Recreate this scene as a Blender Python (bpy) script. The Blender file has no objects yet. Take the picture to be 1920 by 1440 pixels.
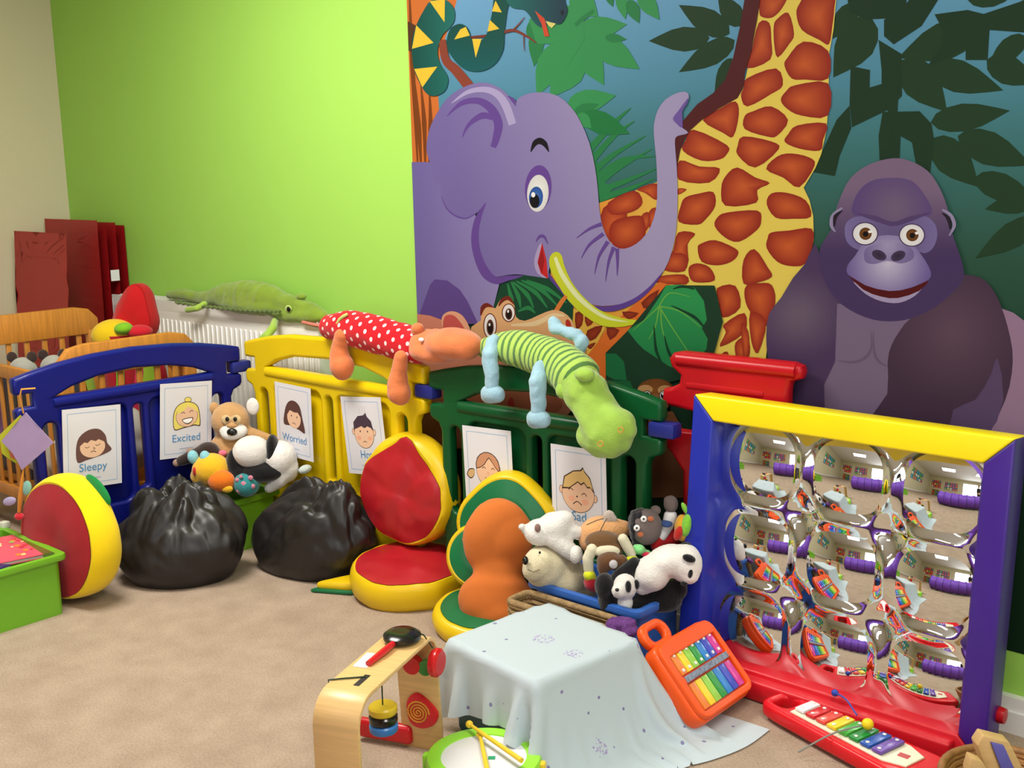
import bpy, bmesh, math, random
import numpy as np
from mathutils import Vector, Matrix, Euler, noise
from mathutils.geometry import delaunay_2d_cdt

random.seed(7)
SC = bpy.context.scene
COL = SC.collection
PI = math.pi

# ------------------------------------------------------------------ camera
FPX = 2150.0
PITCH = math.atan(415 / 2150)
ROLL = math.radians(1.2)
CAMH = 1.4
YAW = math.radians(42.3)                 # camera looks left of the mural wall's normal
f0 = Vector((-math.sin(YAW), math.cos(YAW), 0))
r0 = Vector((math.cos(YAW), math.sin(YAW), 0))
z0 = Vector((0, 0, 1))
FWD = f0 * math.cos(PITCH) - z0 * math.sin(PITCH)
u0 = r0.cross(FWD)
RGT = r0 * math.cos(ROLL) - u0 * math.sin(ROLL)
UPV = u0 * math.cos(ROLL) + r0 * math.sin(ROLL)
CAMP = Vector((0, 0, CAMH))
cd = bpy.data.cameras.new('camera')
cam = bpy.data.objects.new('camera', cd)
COL.objects.link(cam)
cd.sensor_width = 36
cd.lens = 36 * FPX / 1920
cd.clip_start = 0.02
mw = Matrix((RGT, UPV, -FWD)).transposed().to_4x4()
mw.translation = CAMP
cam.matrix_world = mw
SC.camera = cam

# ------------------------------------------------------------------ light
wd = bpy.data.worlds.new('world')
SC.world = wd
wd.use_nodes = True
wd.node_tree.nodes['Background'].inputs[0].default_value = (0.75, 0.86, 1.0, 1)
wd.node_tree.nodes['Background'].inputs[1].default_value = 2.2
SC.view_settings.view_transform = 'Standard'
SC.view_settings.look = 'None'
SC.view_settings.gamma = 1
SC.view_settings.exposure = -0.05
SC.view_settings.use_curve_mapping = False

def area(name, loc, target, sx, sy, power, col):
    l = bpy.data.lights.new(name, 'AREA')
    l.shape = 'RECTANGLE'; l.size = sx; l.size_y = sy; l.energy = power; l.color = col
    o = bpy.data.objects.new(name, l); COL.objects.link(o)
    o.location = loc
    o.rotation_euler = (Vector(target) - Vector(loc)).to_track_quat('-Z', 'Y').to_euler()
    return o

ROOM = dict(x0=-5.42, x1=3.0, y0=-4.2, y1=2.76, h=2.6)
# daylight through the two windows of the right wall and the glazed doors of the wall behind the camera
area('window_daylight_a', (2.93, -0.2, 1.5), (0, -0.2, 1.0), 2.2, 1.2, 40, (0.92, 0.96, 1.0))
area('window_daylight_b', (0.8, -4.12, 1.3), (0.4, 0, 0.9), 2.6, 1.7, 62, (0.94, 0.97, 1.0))
# ceiling lamps (the fittings are built further down)
LAMPS = [(-3.0, 1.5), (-0.4, 1.3), (-2.1, -1.6), (0.9, -1.6)]
for (lx, ly), pw in zip(LAMPS, (66, 40, 13, 13)):
    area('ceiling_lamp_light', (lx, ly, 2.54), (lx, ly, 0), 1.15, 0.55, pw, (1.0, 0.965, 0.90))

# ------------------------------------------------------------------ pixel <-> place helpers
def ray(px, py):
    return FWD + RGT * ((px - 960) / FPX) - UPV * ((py - 720) / FPX)
def PZ(px, py, z=0.0):
    d = ray(px, py); return CAMP + d * ((z - CAMH) / d.z)
def PY(px, py, y):
    d = ray(px, py); return CAMP + d * (y / d.y)

class Fr:
    """local frame with its origin on a thing's base; x to the right, y away, z up"""
    def __init__(s, o, yaw=YAW):
        s.o = Vector(o); s.yaw = yaw
        s.ex = Vector((math.cos(yaw), math.sin(yaw), 0)); s.ey = Vector((-math.sin(yaw), math.cos(yaw), 0))
    def p(s, px, py, y=0.0):
        d = ray(px, py)
        t = (y - (CAMP - s.o).dot(s.ey)) / d.dot(s.ey)
        w = CAMP + d * t - s.o
        return Vector((w.dot(s.ex), y, w.z))
    def e(s, cx, cy, rx, ry, y=0.0, rd=None, rot=0.0):
        c = s.p(cx, cy, y)
        a = (s.p(cx + rx, cy, y) - s.p(cx - rx, cy, y)).length / 2
        b = (s.p(cx, cy + ry, y) - s.p(cx, cy - ry, y)).length / 2
        return ('e', c, (a, rd if rd else (a + b) / 2, b), rot)
    def t(s, pts, y=0.0):
        out = []
        for q in pts:
            yy = q[3] if len(q) > 3 else y
            c = s.p(q[0], q[1], yy)
            r = (s.p(q[0], q[1] + q[2], yy) - s.p(q[0], q[1] - q[2], yy)).length / 2
            out.append((c, r))
        return ('t', out)

# ------------------------------------------------------------------ materials
def lin(c):
    return tuple(((v / 255) / 12.92 if v / 255 <= .04045 else ((v / 255 + .055) / 1.055) ** 2.4) for v in c[:3]) + (1.0,)

MATS = {}
def mat(name, col, rough=.55, bump=None, metal=0.0, var=0.0, sheen=0.0, coat=0.0, trans=0.0, spec=.5, varscale=6.0, alpha=1.0):
    if name in MATS: return MATS[name]
    m = bpy.data.materials.new(name); m.use_nodes = True
    nt = m.node_tree; b = nt.nodes['Principled BSDF']
    b.inputs['Base Color'].default_value = lin(col)
    b.inputs['Roughness'].default_value = rough
    b.inputs['Metallic'].default_value = metal
    b.inputs['Specular IOR Level'].default_value = spec
    if sheen:
        b.inputs['Sheen Weight'].default_value = sheen
        b.inputs['Sheen Roughness'].default_value = .5
    if coat:
        b.inputs['Coat Weight'].default_value = coat; b.inputs['Coat Roughness'].default_value = .15
    if trans: b.inputs['Transmission Weight'].default_value = trans
    if alpha < 1: b.inputs['Alpha'].default_value = alpha
    tc = nt.nodes.new('ShaderNodeTexCoord')
    if bump:
        n = nt.nodes.new('ShaderNodeTexNoise'); n.inputs['Scale'].default_value = bump[0]; n.inputs['Detail'].default_value = 4
        nt.links.new(tc.outputs['Object'], n.inputs['Vector'])
        bp = nt.nodes.new('ShaderNodeBump'); bp.inputs['Strength'].default_value = bump[1]; bp.inputs['Distance'].default_value = bump[2] if len(bump) > 2 else .004
        nt.links.new(n.outputs['Fac'], bp.inputs['Height']); nt.links.new(bp.outputs['Normal'], b.inputs['Normal'])
    if var:
        n = nt.nodes.new('ShaderNodeTexNoise'); n.inputs['Scale'].default_value = varscale; n.inputs['Detail'].default_value = 5
        nt.links.new(tc.outputs['Object'], n.inputs['Vector'])
        r = nt.nodes.new('ShaderNodeValToRGB')
        c = lin(col)
        r.color_ramp.elements[0].position = .3; r.color_ramp.elements[1].position = .7
        r.color_ramp.elements[0].color = tuple(v * (1 - var) for v in c[:3]) + (1,)
        r.color_ramp.elements[1].color = tuple(min(1, v * (1 + var)) for v in c[:3]) + (1,)
        nt.links.new(n.outputs['Fac'], r.inputs['Fac']); nt.links.new(r.outputs['Color'], b.inputs['Base Color'])
    MATS[name] = m
    return m

def vcol_mat(name, rough=.5):
    if name in MATS: return MATS[name]
    m = bpy.data.materials.new(name); m.use_nodes = True
    nt = m.node_tree; b = nt.nodes['Principled BSDF']; b.inputs['Roughness'].default_value = rough; b.inputs['Specular IOR Level'].default_value = .12
    a = nt.nodes.new('ShaderNodeVertexColor'); a.layer_name = 'Col'
    nt.links.new(a.outputs['Color'], b.inputs['Base Color'])
    MATS[name] = m; return m

def plush(name, col, scale=220, strength=.5, var=.12):
    return mat(name, col, .95, (scale, strength, .006), sheen=.35, var=var, varscale=18, spec=.15)
def fabric(name, col, var=.06, rough=.9):
    return mat(name, col, rough, (500, .25, .002), sheen=.15, var=var, varscale=9, spec=.2)
def plastic(name, col, rough=.32, **k):
    return mat(name, col, rough, (60, .04, .002), var=.04, varscale=5, spec=.32, **k)
def vinyl(name, col, rough=.38):
    return mat(name, col, rough, (350, .12, .001), var=.05, varscale=4)

def wood(name, col, scale=(2, 2, 30), rough=.4, dark=.75):
    if name in MATS: return MATS[name]
    m = mat(name, col, rough)
    nt = m.node_tree; b = nt.nodes['Principled BSDF']
    tc = nt.nodes.new('ShaderNodeTexCoord'); mp = nt.nodes.new('ShaderNodeMapping'); mp.inputs['Scale'].default_value = scale
    n = nt.nodes.new('ShaderNodeTexNoise'); n.inputs['Scale'].default_value = 3; n.inputs['Detail'].default_value = 6
    r = nt.nodes.new('ShaderNodeValToRGB'); c = lin(col)
    r.color_ramp.elements[0].position = .35; r.color_ramp.elements[1].position = .65
    r.color_ramp.elements[0].color = tuple(v * dark for v in c[:3]) + (1,); r.color_ramp.elements[1].color = c
    nt.links.new(tc.outputs['Object'], mp.inputs['Vector']); nt.links.new(mp.outputs['Vector'], n.inputs['Vector'])
    nt.links.new(n.outputs['Fac'], r.inputs['Fac']); nt.links.new(r.outputs['Color'], b.inputs['Base Color'])
    return m

# ------------------------------------------------------------------ objects
def tag(o, label=None, cat=None, group=None, kind=None):
    if label: o['label'] = label
    if cat: o['category'] = cat
    if group: o['group'] = group
    if kind: o['kind'] = kind
    return o
def thing(name, label, cat, loc=(0, 0, 0), rotz=0.0, group=None):
    o = bpy.data.objects.new(name, None); COL.objects.link(o)
    o.empty_display_size = .05
    o.location = loc; o.rotation_euler = (0, 0, rotz)
    return tag(o, label, cat, group)
def link(name, me, m, parent=None, label=None):
    o = bpy.data.objects.new(name, me); COL.objects.link(o)
    if m is not None:
        me.materials.clear(); me.materials.append(m)
    if parent is not None: o.parent = parent
    if label: o['label'] = label
    return o
def smooth(me, angle=None):
    for p in me.polygons: p.use_smooth = True
    if angle is not None:
        try: me.set_sharp_from_angle(angle=angle)
        except Exception: pass

TMP = []
def evaluate(o):
    bpy.context.view_layer.update()
    dg = bpy.context.evaluated_depsgraph_get()
    me = bpy.data.meshes.new_from_object(o.evaluated_get(dg))
    bpy.data.objects.remove(o)
    return me

class MB:
    def __init__(s): s.bm = bmesh.new()
    def box(s, c, size, rot=None):
        M = Matrix.Translation(c)
        if rot is not None: M = M @ Euler(rot).to_matrix().to_4x4()
        M = M @ Matrix.Diagonal((*size, 1))
        bmesh.ops.create_cube(s.bm, size=1, matrix=M); return s
    def ell(s, c, r, rot=0.0, sub=3):
        R = Matrix.Rotation(math.radians(rot), 4, 'Y') if not isinstance(rot, Matrix) else rot
        M = Matrix.Translation(c) @ R @ Matrix.Diagonal((*(r if hasattr(r, '__len__') else (r, r, r)), 1))
        bmesh.ops.create_icosphere(s.bm, subdivisions=sub, radius=1, matrix=M); return s
    def cyl(s, a, b, r1, r2=None, n=20):
        a = Vector(a); b = Vector(b); d = b - a
        M = Matrix.Translation((a + b) / 2) @ d.to_track_quat('Z', 'Y').to_matrix().to_4x4()
        bmesh.ops.create_cone(s.bm, cap_ends=True, segments=n, radius1=r1, radius2=r1 if r2 is None else r2, depth=d.length, matrix=M); return s
    def tube(s, pts, rad, n=10, closed=False, flat=1.0, attr=False):
        pts = [Vector(p) for p in pts]; k = len(pts)
        rad = rad if hasattr(rad, '__len__') else [rad] * k
        rings = []; prev = None
        lay = s.bm.verts.layers.float.get('t') or (s.bm.verts.layers.float.new('t') if attr else None)
        lay2 = s.bm.verts.layers.float.get('a') or (s.bm.verts.layers.float.new('a') if attr else None)
        L = 0.0
        for i, p in enumerate(pts):
            if closed: t = pts[(i + 1) % k] - pts[i - 1]
            else: t = pts[min(i + 1, k - 1)] - pts[max(i - 1, 0)]
            if i: L += (p - pts[i - 1]).length
            t.normalize()
            if prev is None:
                up = Vector((0, 0, 1)) if abs(t.z) < .9 else Vector((1, 0, 0))
                a = t.cross(up).normalized()
            else:
                a = (prev - t * prev.dot(t)).normalized()
            prev = a; b = t.cross(a)
            ring = []
            for j in range(n):
                th = 2 * PI * j / n
                v = s.bm.verts.new(p + (a * math.cos(th) + b * math.sin(th) * flat) * rad[i])
                if lay is not None: v[lay] = L; v[lay2] = abs(2 * j / n - 1)
                ring.append(v)
            rings.append(ring)
        for i in range(k if closed else k - 1):
            A = rings[i]; B = rings[(i + 1) % k]
            for j in range(n):
                s.bm.faces.new((A[j], A[(j + 1) % n], B[(j + 1) % n], B[j]))
        if not closed:
            s.bm.faces.new(list(reversed(rings[0]))); s.bm.faces.new(rings[-1])
        return s
    def lathe(s, prof, n=32, M=None):
        M = M or Matrix.Identity(4)
        rings = []
        for r, z in prof:
            if r < 1e-5: rings.append([s.bm.verts.new(M @ Vector((0, 0, z)))])
            else: rings.append([s.bm.verts.new(M @ Vector((r * math.cos(2 * PI * j / n), r * math.sin(2 * PI * j / n), z))) for j in range(n)])
        for A, B in zip(rings, rings[1:]):
            for j in range(n):
                k = (j + 1) % n
                if len(A) == 1 and len(B) == 1: continue
                if len(A) == 1: s.bm.faces.new((A[0], B[j], B[k]))
                elif len(B) == 1: s.bm.faces.new((A[j], A[k], B[0]))
                else: s.bm.faces.new((A[j], A[k], B[k], B[j]))
        return s
    def prism(s, poly, d, M):
        """flat polygon (x,z) given a depth d along local y"""
        a = [s.bm.verts.new(M @ Vector((x, -d / 2, z))) for x, z in poly]; b = [s.bm.verts.new(M @ Vector((x, d / 2, z))) for x, z in poly]
        n = len(poly)
        s.bm.faces.new(a); s.bm.faces.new(list(reversed(b)))
        for i in range(n): s.bm.faces.new((a[i], b[i], b[(i + 1) % n], a[(i + 1) % n]))
        return s
    def build(s, name, m, parent=None, bevel=0.0, seg=2, sm=True, label=None, sub=0):
        bmesh.ops.recalc_face_normals(s.bm, faces=s.bm.faces)
        if bevel:
            es = [e for e in s.bm.edges if len(e.link_faces) == 2 and e.calc_face_angle(0) > .6]
            bmesh.ops.bevel(s.bm, geom=es, offset=bevel, segments=seg, affect='EDGES', clamp_overlap=True, profile=.5)
        me = bpy.data.meshes.new(name); s.bm.to_mesh(me); s.bm.free()
        if sm: smooth(me, .7)
        o = link(name, me, m, parent, label)
        if sub:
            md = o.modifiers.new('s', 'SUBSURF'); md.levels = sub; md.render_levels = sub
        return o

def blob(name, items, m, parent, voxel=.007, it=8, fuzz=0.0, label=None, wr=None):
    """one continuous soft surface grown round ellipsoids and tapering limbs"""
    b = MB()
    for q in items:
        if q[0] == 'e': b.ell(q[1], q[2], q[3])
        else:
            pts = q[1]
            dense = []
            for (c1, r1), (c2, r2) in zip(pts, pts[1:]):
                n = max(1, int((c2 - c1).length / (.6 * max(min(r1, r2), .003))))
                for i in range(n): dense.append((c1.lerp(c2, i / n), r1 + (r2 - r1) * i / n))
            dense.append(pts[-1])
            for c, r in dense: b.ell(c, (r, r, r), 0, 2)
    me = bpy.data.meshes.new(name); b.bm.to_mesh(me); b.bm.free()
    o = bpy.data.objects.new(name, me); COL.objects.link(o)
    r = o.modifiers.new('r', 'REMESH'); r.mode = 'VOXEL'; r.voxel_size = voxel
    sm = o.modifiers.new('s', 'SMOOTH'); sm.iterations = it; sm.factor = .5
    me2 = evaluate(o); bpy.data.meshes.remove(me)
    me2.name = name
    if fuzz or wr:
        me2.calc_loop_triangles() if False else None
        nm = [v.normal.copy() for v in me2.vertices]
        for v, n in zip(me2.vertices, nm):
            d = 0
            if fuzz: d += noise.noise(v.co * 260) * fuzz
            if wr: d += (abs(noise.noise(v.co * wr[0])) - .25) * wr[1]
            v.co += n * d
    smooth(me2)
    return link(name, me2, m, parent, label)

def ball(name, item, m, parent, sub=3, label=None):
    b = MB(); b.ell(item[1], item[2], item[3], sub); return b.build(name, m, parent, label=label)

def plate(name, outer, holes, depth, bevel, m, parent, M=None, res=2):
    """plastic moulding: outline (x,z) with holes, thickness along y, rounded edges"""
    cu = bpy.data.curves.new(name, 'CURVE'); cu.dimensions = '2D'; cu.fill_mode = 'BOTH'
    cu.extrude = max(depth / 2 - bevel, .0005); cu.bevel_depth = bevel; cu.bevel_resolution = res; cu.offset = -bevel
    for poly in [outer] + holes:
        sp = cu.splines.new('POLY'); sp.points.add(len(poly) - 1); sp.use_cyclic_u = True
        for q, (x, z) in zip(sp.points, poly): q.co = (x, z, 0, 1)
    o = bpy.data.objects.new(name, cu); COL.objects.link(o)
    me = evaluate(o); bpy.data.curves.remove(cu)
    me.transform((M or Matrix.Identity(4)) @ Matrix.Rotation(PI / 2, 4, 'X'))
    me.name = name
    smooth(me, .6)
    return link(name, me, m, parent)

def rrect(x0, x1, z0, z1, r, n=5):
    r = min(r, (x1 - x0) / 2 - 1e-4, (z1 - z0) / 2 - 1e-4); out = []
    for cx, cz, a in ((x1 - r, z1 - r, 0), (x0 + r, z1 - r, 90), (x0 + r, z0 + r, 180), (x1 - r, z0 + r, 270)):
        for i in range(n + 1):
            t = math.radians(a + 90 * i / n); out.append((cx + r * math.cos(t), cz + r * math.sin(t)))
    return out

def catmull(pts, n=6, closed=True):
    out = []; k = len(pts)
    rng = range(k) if closed else range(k - 1)
    for i in rng:
        if closed: p0, p1, p2, p3 = pts[i - 1], pts[i], pts[(i + 1) % k], pts[(i + 2) % k]
        else: p0, p1, p2, p3 = pts[max(i - 1, 0)], pts[i], pts[i + 1], pts[min(i + 2, k - 1)]
        for j in range(n):
            t = j / n; t2 = t * t; t3 = t2 * t
            out.append(tuple(.5 * (2 * b + (c - a) * t + (2 * a - 5 * b + 4 * c - d) * t2 + (3 * b - a - 3 * c + d) * t3) for a, b, c, d in zip(p0, p1, p2, p3)))
    if not closed: out.append(tuple(pts[-1]))
    return out

def text_mesh(s, size):
    cu = bpy.data.curves.new('txt', 'FONT'); cu.body = s; cu.size = size; cu.align_x = 'CENTER'
    o = bpy.data.objects.new('txt', cu); COL.objects.link(o)
    me = evaluate(o); bpy.data.curves.remove(cu)
    return me
# ------------------------------------------------------------------ room shell
X0, X1, Y0, Y1, HR = ROOM['x0'], ROOM['x1'], ROOM['y0'], ROOM['y1'], ROOM['h']
M_green = mat('lime green wall paint', (150, 200, 82), .7, (90, .08, .002), var=.02, varscale=2)
M_cream = mat('cream wall paint', (206, 196, 164), .8, (90, .08, .002), var=.02, varscale=2)
M_white = mat('white gloss paint', (225, 222, 220), .35)
M_ceil = mat('white ceiling paint', (235, 232, 225), .9)

def carpet():
    m = bpy.data.materials.new('beige carpet'); m.use_nodes = True
    nt = m.node_tree; b = nt.nodes['Principled BSDF']; b.inputs['Roughness'].default_value = 1; b.inputs['Specular IOR Level'].default_value = .05
    tc = nt.nodes.new('ShaderNodeTexCoord')
    n = nt.nodes.new('ShaderNodeTexNoise'); n.inputs['Scale'].default_value = 170; n.inputs['Detail'].default_value = 3
    n2 = nt.nodes.new('ShaderNodeTexNoise'); n2.inputs['Scale'].default_value = 9; n2.inputs['Detail'].default_value = 5
    mx = nt.nodes.new('ShaderNodeMath'); mx.operation = 'MULTIPLY_ADD'; mx.inputs[1].default_value = .55
    r = nt.nodes.new('ShaderNodeValToRGB')
    r.color_ramp.elements[0].position = .3; r.color_ramp.elements[1].position = .7
    r.color_ramp.elements[0].color = lin((150, 130, 112)); r.color_ramp.elements[1].color = lin((186, 166, 147))
    m2 = nt.nodes.new('ShaderNodeMath'); m2.operation = 'MULTIPLY'; m2.inputs[1].default_value = .45
    bp = nt.nodes.new('ShaderNodeBump'); bp.inputs['Strength'].default_value = .6; bp.inputs['Distance'].default_value = .006
    L = nt.links.new
    L(tc.outputs['Object'], n.inputs['Vector']); L(tc.outputs['Object'], n2.inputs['Vector'])
    L(n2.outputs['Fac'], m2.inputs[0]); L(n.outputs['Fac'], mx.inputs[0]); L(m2.outputs[0], mx.inputs[2])
    L(mx.outputs[0], r.inputs['Fac']); L(r.outputs['Color'], b.inputs['Base Color'])
    L(n.outputs['Fac'], bp.inputs['Height']); L(bp.outputs['Normal'], b.inputs['Normal'])
    return m
def struct(name, b, m, parent=None, **k):
    o = b.build(name, m, parent, sm=False, **k)
    if parent is None: o['kind'] = 'structure'
    return o
T = .1
struct('floor', MB().box(((X0 + X1) / 2, (Y0 + Y1) / 2, -T / 2), (X1 - X0 + 2 * T, Y1 - Y0 + 2 * T, T)), carpet())
struct('ceiling', MB().box(((X0 + X1) / 2, (Y0 + Y1) / 2, HR + T / 2), (X1 - X0 + 2 * T, Y1 - Y0 + 2 * T, T)), M_ceil)
struct('wall_back', MB().box(((X0 + X1) / 2, Y1 + T / 2, HR / 2), (X1 - X0 + 2 * T, T, HR)), M_green)
struct('wall_left', MB().box((X0 - T / 2, (Y0 + Y1) / 2, HR / 2), (T, Y1 - Y0, HR)), M_cream)
# right wall with a wide window, front wall (behind the camera) with glazed doors
def wall_hole(name, axis, c, a0, a1, h0, h1, z0_, z1_):
    b = MB()
    def bx(p, q, za, zb):
        if q - p < 1e-4 or zb - za < 1e-4: return
        if axis == 'x': b.box((c, (p + q) / 2, (za + zb) / 2), (T, q - p, zb - za))
        else: b.box(((p + q) / 2, c, (za + zb) / 2), (q - p, T, zb - za))
    bx(a0, h0, 0, HR); bx(h1, a1, 0, HR); bx(h0, h1, 0, z0_); bx(h0, h1, z1_, HR)
    struct(name, b, M_cream)
wall_hole('wall_right', 'x', X1 + T / 2, Y0, Y1, -1.35, .95, .88, 2.12)
wall_hole('wall_front', 'y', Y0 - T / 2, X0 - T, X1 + T, -.55, 2.15, .05, 2.15)
M_glass = mat('window glass', (245, 250, 250), .02, trans=1.0)
def window(name, axis, c, h0, h1, za, zb, nv, nh, lab):
    def bx(b, p, q, zp, zq, d):
        if axis == 'x': b.box((c, (p + q) / 2, (zp + zq) / 2), (d, q - p, zq - zp))
        else: b.box(((p + q) / 2, c, (zp + zq) / 2), (q - p, d, zq - zp))
        return b
    fr = MB(); w = .05
    bx(fr, h0, h1, za, za + w, .08); bx(fr, h0, h1, zb - w, zb, .08); bx(fr, h0, h0 + w, za, zb, .08); bx(fr, h1 - w, h1, za, zb, .08)
    root = struct(name, fr, M_white); root['label'] = lab
    dv = (h1 - h0) / nv; dz = (zb - za) / nh
    for i in range(nv):
        for j in range(nh):
            struct('pane', bx(MB(), h0 + dv * i + .02, h0 + dv * (i + 1) - .02, za + dz * j + .02, za + dz * (j + 1) - .02, .006), M_glass, root)
    for i in range(1, nv): struct('mullion', bx(MB(), h0 + dv * i - .025, h0 + dv * i + .025, za + w, zb - w, .06), M_white, root)
    for j in range(1, nh): struct('glazing_bar', bx(MB(), h0 + w, h1 - w, za + dz * j - .018, za + dz * j + .018, .05), M_white, root)
window('window_1', 'x', X1 + .05, -1.35, .95, .88, 2.12, 3, 1, 'wide white framed window of the right wall')
window('window_2', 'y', Y0 - .05, -.55, 2.15, .05, 2.15, 4, 4, 'white glazed doors with many panes behind the camera')
struct('baseboard_back', MB().box(((X0 + X1) / 2, Y1 - .011, .045), (X1 - X0, .022, .09)).box(((X0 + X1) / 2, Y1 - .016, .028), (X1 - X0, .03, .056)), M_white)
struct('baseboard_left', MB().box((X0 + .011, (Y0 + Y1) / 2 - .02, .05), (.022, Y1 - Y0 - .06, .1)), M_white)
struct('baseboard_right', MB().box((X1 - .011, (Y0 + Y1) / 2, .05), (.022, Y1 - Y0 - .06, .1)), M_white)
struct('baseboard_front', MB().box(((X0 - .55) / 2, Y0 + .011, .05), (-.55 - X0 - .06, .022, .1)), M_white)
# ceiling lamp fittings
M_lampw = mat('lamp diffuser', (255, 250, 240), .5)
M_lampw.node_tree.nodes['Principled BSDF'].inputs['Emission Color'].default_value = (1, .95, .86, 1)
M_lampw.node_tree.nodes['Principled BSDF'].inputs['Emission Strength'].default_value = 3.0
for k, (lx, ly) in enumerate(LAMPS):
    t = thing('ceiling_light', ['white ceiling panel light above the yellow playpen panel', 'white ceiling panel light above the gorilla end of the mural', 'white ceiling panel light near the cream wall behind the camera', 'white ceiling panel light nearest the glazed doors'][k], 'ceiling light', (lx, ly, HR), 0, 'ceiling panel lights')
    MB().box((0, .32, -.02), (1.28, .04, .04)).box((0, -.32, -.02), (1.28, .04, .04)).box((.62, 0, -.02), (.04, .6, .04)).box((-.62, 0, -.02), (.04, .6, .04)).build('frame', M_white, t, sm=False)
    MB().box((0, 0, -.012), (1.2, .6, .015)).build('diffuser', M_lampw, t, sm=False)

# ------------------------------------------------------------------ flat printing (mural, posters)
CROPS = {'0': (0, 0, 1), '2': (740, 0, .25), '3': (760, 140, 580 / 1670), '4': (1200, 0, .375), '5': (1400, 280, 520 / 1387), '6': (780, 480, 620 / 1920)}
class Print:
    """coloured shapes of a printed picture, drawn in the picture's own units and laid on its sheet"""
    def __init__(s, fmap):
        s.f = fmap; s.v = []; s.faces = []; s.c = []; s.layer = 0; s.gain = 1.0
    def tr(s, pts, key):
        ox, oy, k = CROPS[key]; return [(ox + x * k, oy + y * k) for x, y in pts]
    def poly(s, pts, col, key='0', sm=0, grid=None, cut=None):
        pts = s.tr(pts, key)
        if sm: pts = catmull(pts, sm)
        if cut: pts = clip(pts, cut)
        if len(pts) < 3: return
        s.layer += 1
        vs = [Vector(p) for p in pts]; n = len(vs)
        fn = col if callable(col) else (lambda x, y: col)
        if grid:
            xs = [p[0] for p in pts]; ys = [p[1] for p in pts]
            x = min(xs) + grid / 2
            while x < max(xs):
                y = min(ys) + grid / 2
                while y < max(ys):
                    if inside(pts, x, y): vs.append(Vector((x, y)))
                    y += grid
                x += grid
        rv, re, rf, _, _, _ = delaunay_2d_cdt(vs, [], [list(range(n))], 1, 1e-4)
        b = len(s.v)
        for p in rv:
            s.v.append(s.f(p[0], p[1], s.layer)); s.c.append(lin(fn(p[0], p[1])))
        for f in rf: s.faces.append([b + i for i in f])
    def fan(s, pts, cin, cout, key='0', sm=4, cut=None):
        """patch with a lighter middle"""
        pts = s.tr(pts, key)
        if sm: pts = catmull(pts, sm)
        if cut: pts = clip(pts, cut)
        if len(pts) < 3: return
        s.layer += 1
        cx = sum(p[0] for p in pts) / len(pts); cy = sum(p[1] for p in pts) / len(pts)
        b = len(s.v); n = len(pts)
        s.v.append(s.f(cx, cy, s.layer)); s.c.append(lin(cin))
        for p in pts: s.v.append(s.f(p[0], p[1], s.layer)); s.c.append(lin(cout))
        for i in range(n): s.faces.append([b, b + 1 + i, b + 1 + (i + 1) % n])
    def stroke(s, pts, ws, col, key='0', n=8, cut=None):
        ox, oy, k = CROPS[key]
        q = catmull([tuple(p) for p in s.tr(pts, key)], n, False)
        ws = ws if hasattr(ws, '__len__') else [ws] * len(pts)
        W = np.interp(np.linspace(0, 1, len(q)), np.linspace(0, 1, len(ws)), ws) * k / 2
        L = []; Rr = []
        for i, p in enumerate(q):
            a = q[max(i - 1, 0)]; b = q[min(i + 1, len(q) - 1)]
            d = Vector((b[0] - a[0], b[1] - a[1])); d = d.normalized() if d.length > 0 else Vector((1, 0))
            nx, ny = -d.y, d.x; w = max(W[i], .15)
            L.append((p[0] + nx * w, p[1] + ny * w)); Rr.append((p[0] - nx * w, p[1] - ny * w))
        s.layer += 1
        b = len(s.v)
        for p in L + Rr:
            s.v.append(s.f(p[0], p[1], s.layer)); s.c.append(lin(col))
        m = len(L)
        for i in range(m - 1): s.faces.append([b + i, b + i + 1, b + m + i + 1, b + m + i])
    def ell(s, cx, cy, rx, ry, col, key='0', rot=0, cin=None):
        a = math.radians(rot); pts = []
        for i in range(28):
            t = 2 * PI * i / 28; x = rx * math.cos(t); y = ry * math.sin(t)
            pts.append((cx + x * math.cos(a) - y * math.sin(a), cy + x * math.sin(a) + y * math.cos(a)))
        if cin: s.fan(pts, cin, col, key, 0)
        else: s.fan(pts, col, col, key, 0)
    def leaf(s, base, tip, w, col, key='0', cut=None):
        bx, by = base; tx, ty = tip; dx, dy = tx - bx, ty - by; L = math.hypot(dx, dy); ux, uy = dx / L, dy / L
        pr = [(0, .0), (.08, .28), (.22, .44), (.42, .5), (.62, .4), (.82, .2), (1, 0)]
        A = [(bx + ux * L * t - uy * w * h, by + uy * L * t + ux * w * h) for t, h in pr]
        B = [(bx + ux * L * t + uy * w * h, by + uy * L * t - ux * w * h) for t, h in pr[-2:0:-1]]
        s.poly(A + B, col, key, cut=cut)
    def build(s, name, m, parent):
        me = bpy.data.meshes.new(name); me.from_pydata([tuple(v) for v in s.v], [], s.faces)
        at = me.color_attributes.new('Col', 'FLOAT_COLOR', 'POINT')
        at.data.foreach_set('color', (np.array(s.c, 'f') * np.array([s.gain, s.gain, s.gain, 1], 'f')).ravel())
        me.update()
        # all faces towards the viewer side (-y of the sheet)
        bm = bmesh.new(); bm.from_mesh(me)
        for f in bm.faces:
            f.normal_update()
            if f.normal.y > 0: f.normal_flip()
        bm.to_mesh(me); bm.free()
        return link(name, me, m, parent)
def inside(pts, x, y):
    r = False; j = len(pts) - 1
    for i in range(len(pts)):
        (xi, yi), (xj, yj) = pts[i], pts[j]
        if (yi > y) != (yj > y) and x < (xj - xi) * (y - yi) / (yj - yi) + xi: r = not r
        j = i
    return r
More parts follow.
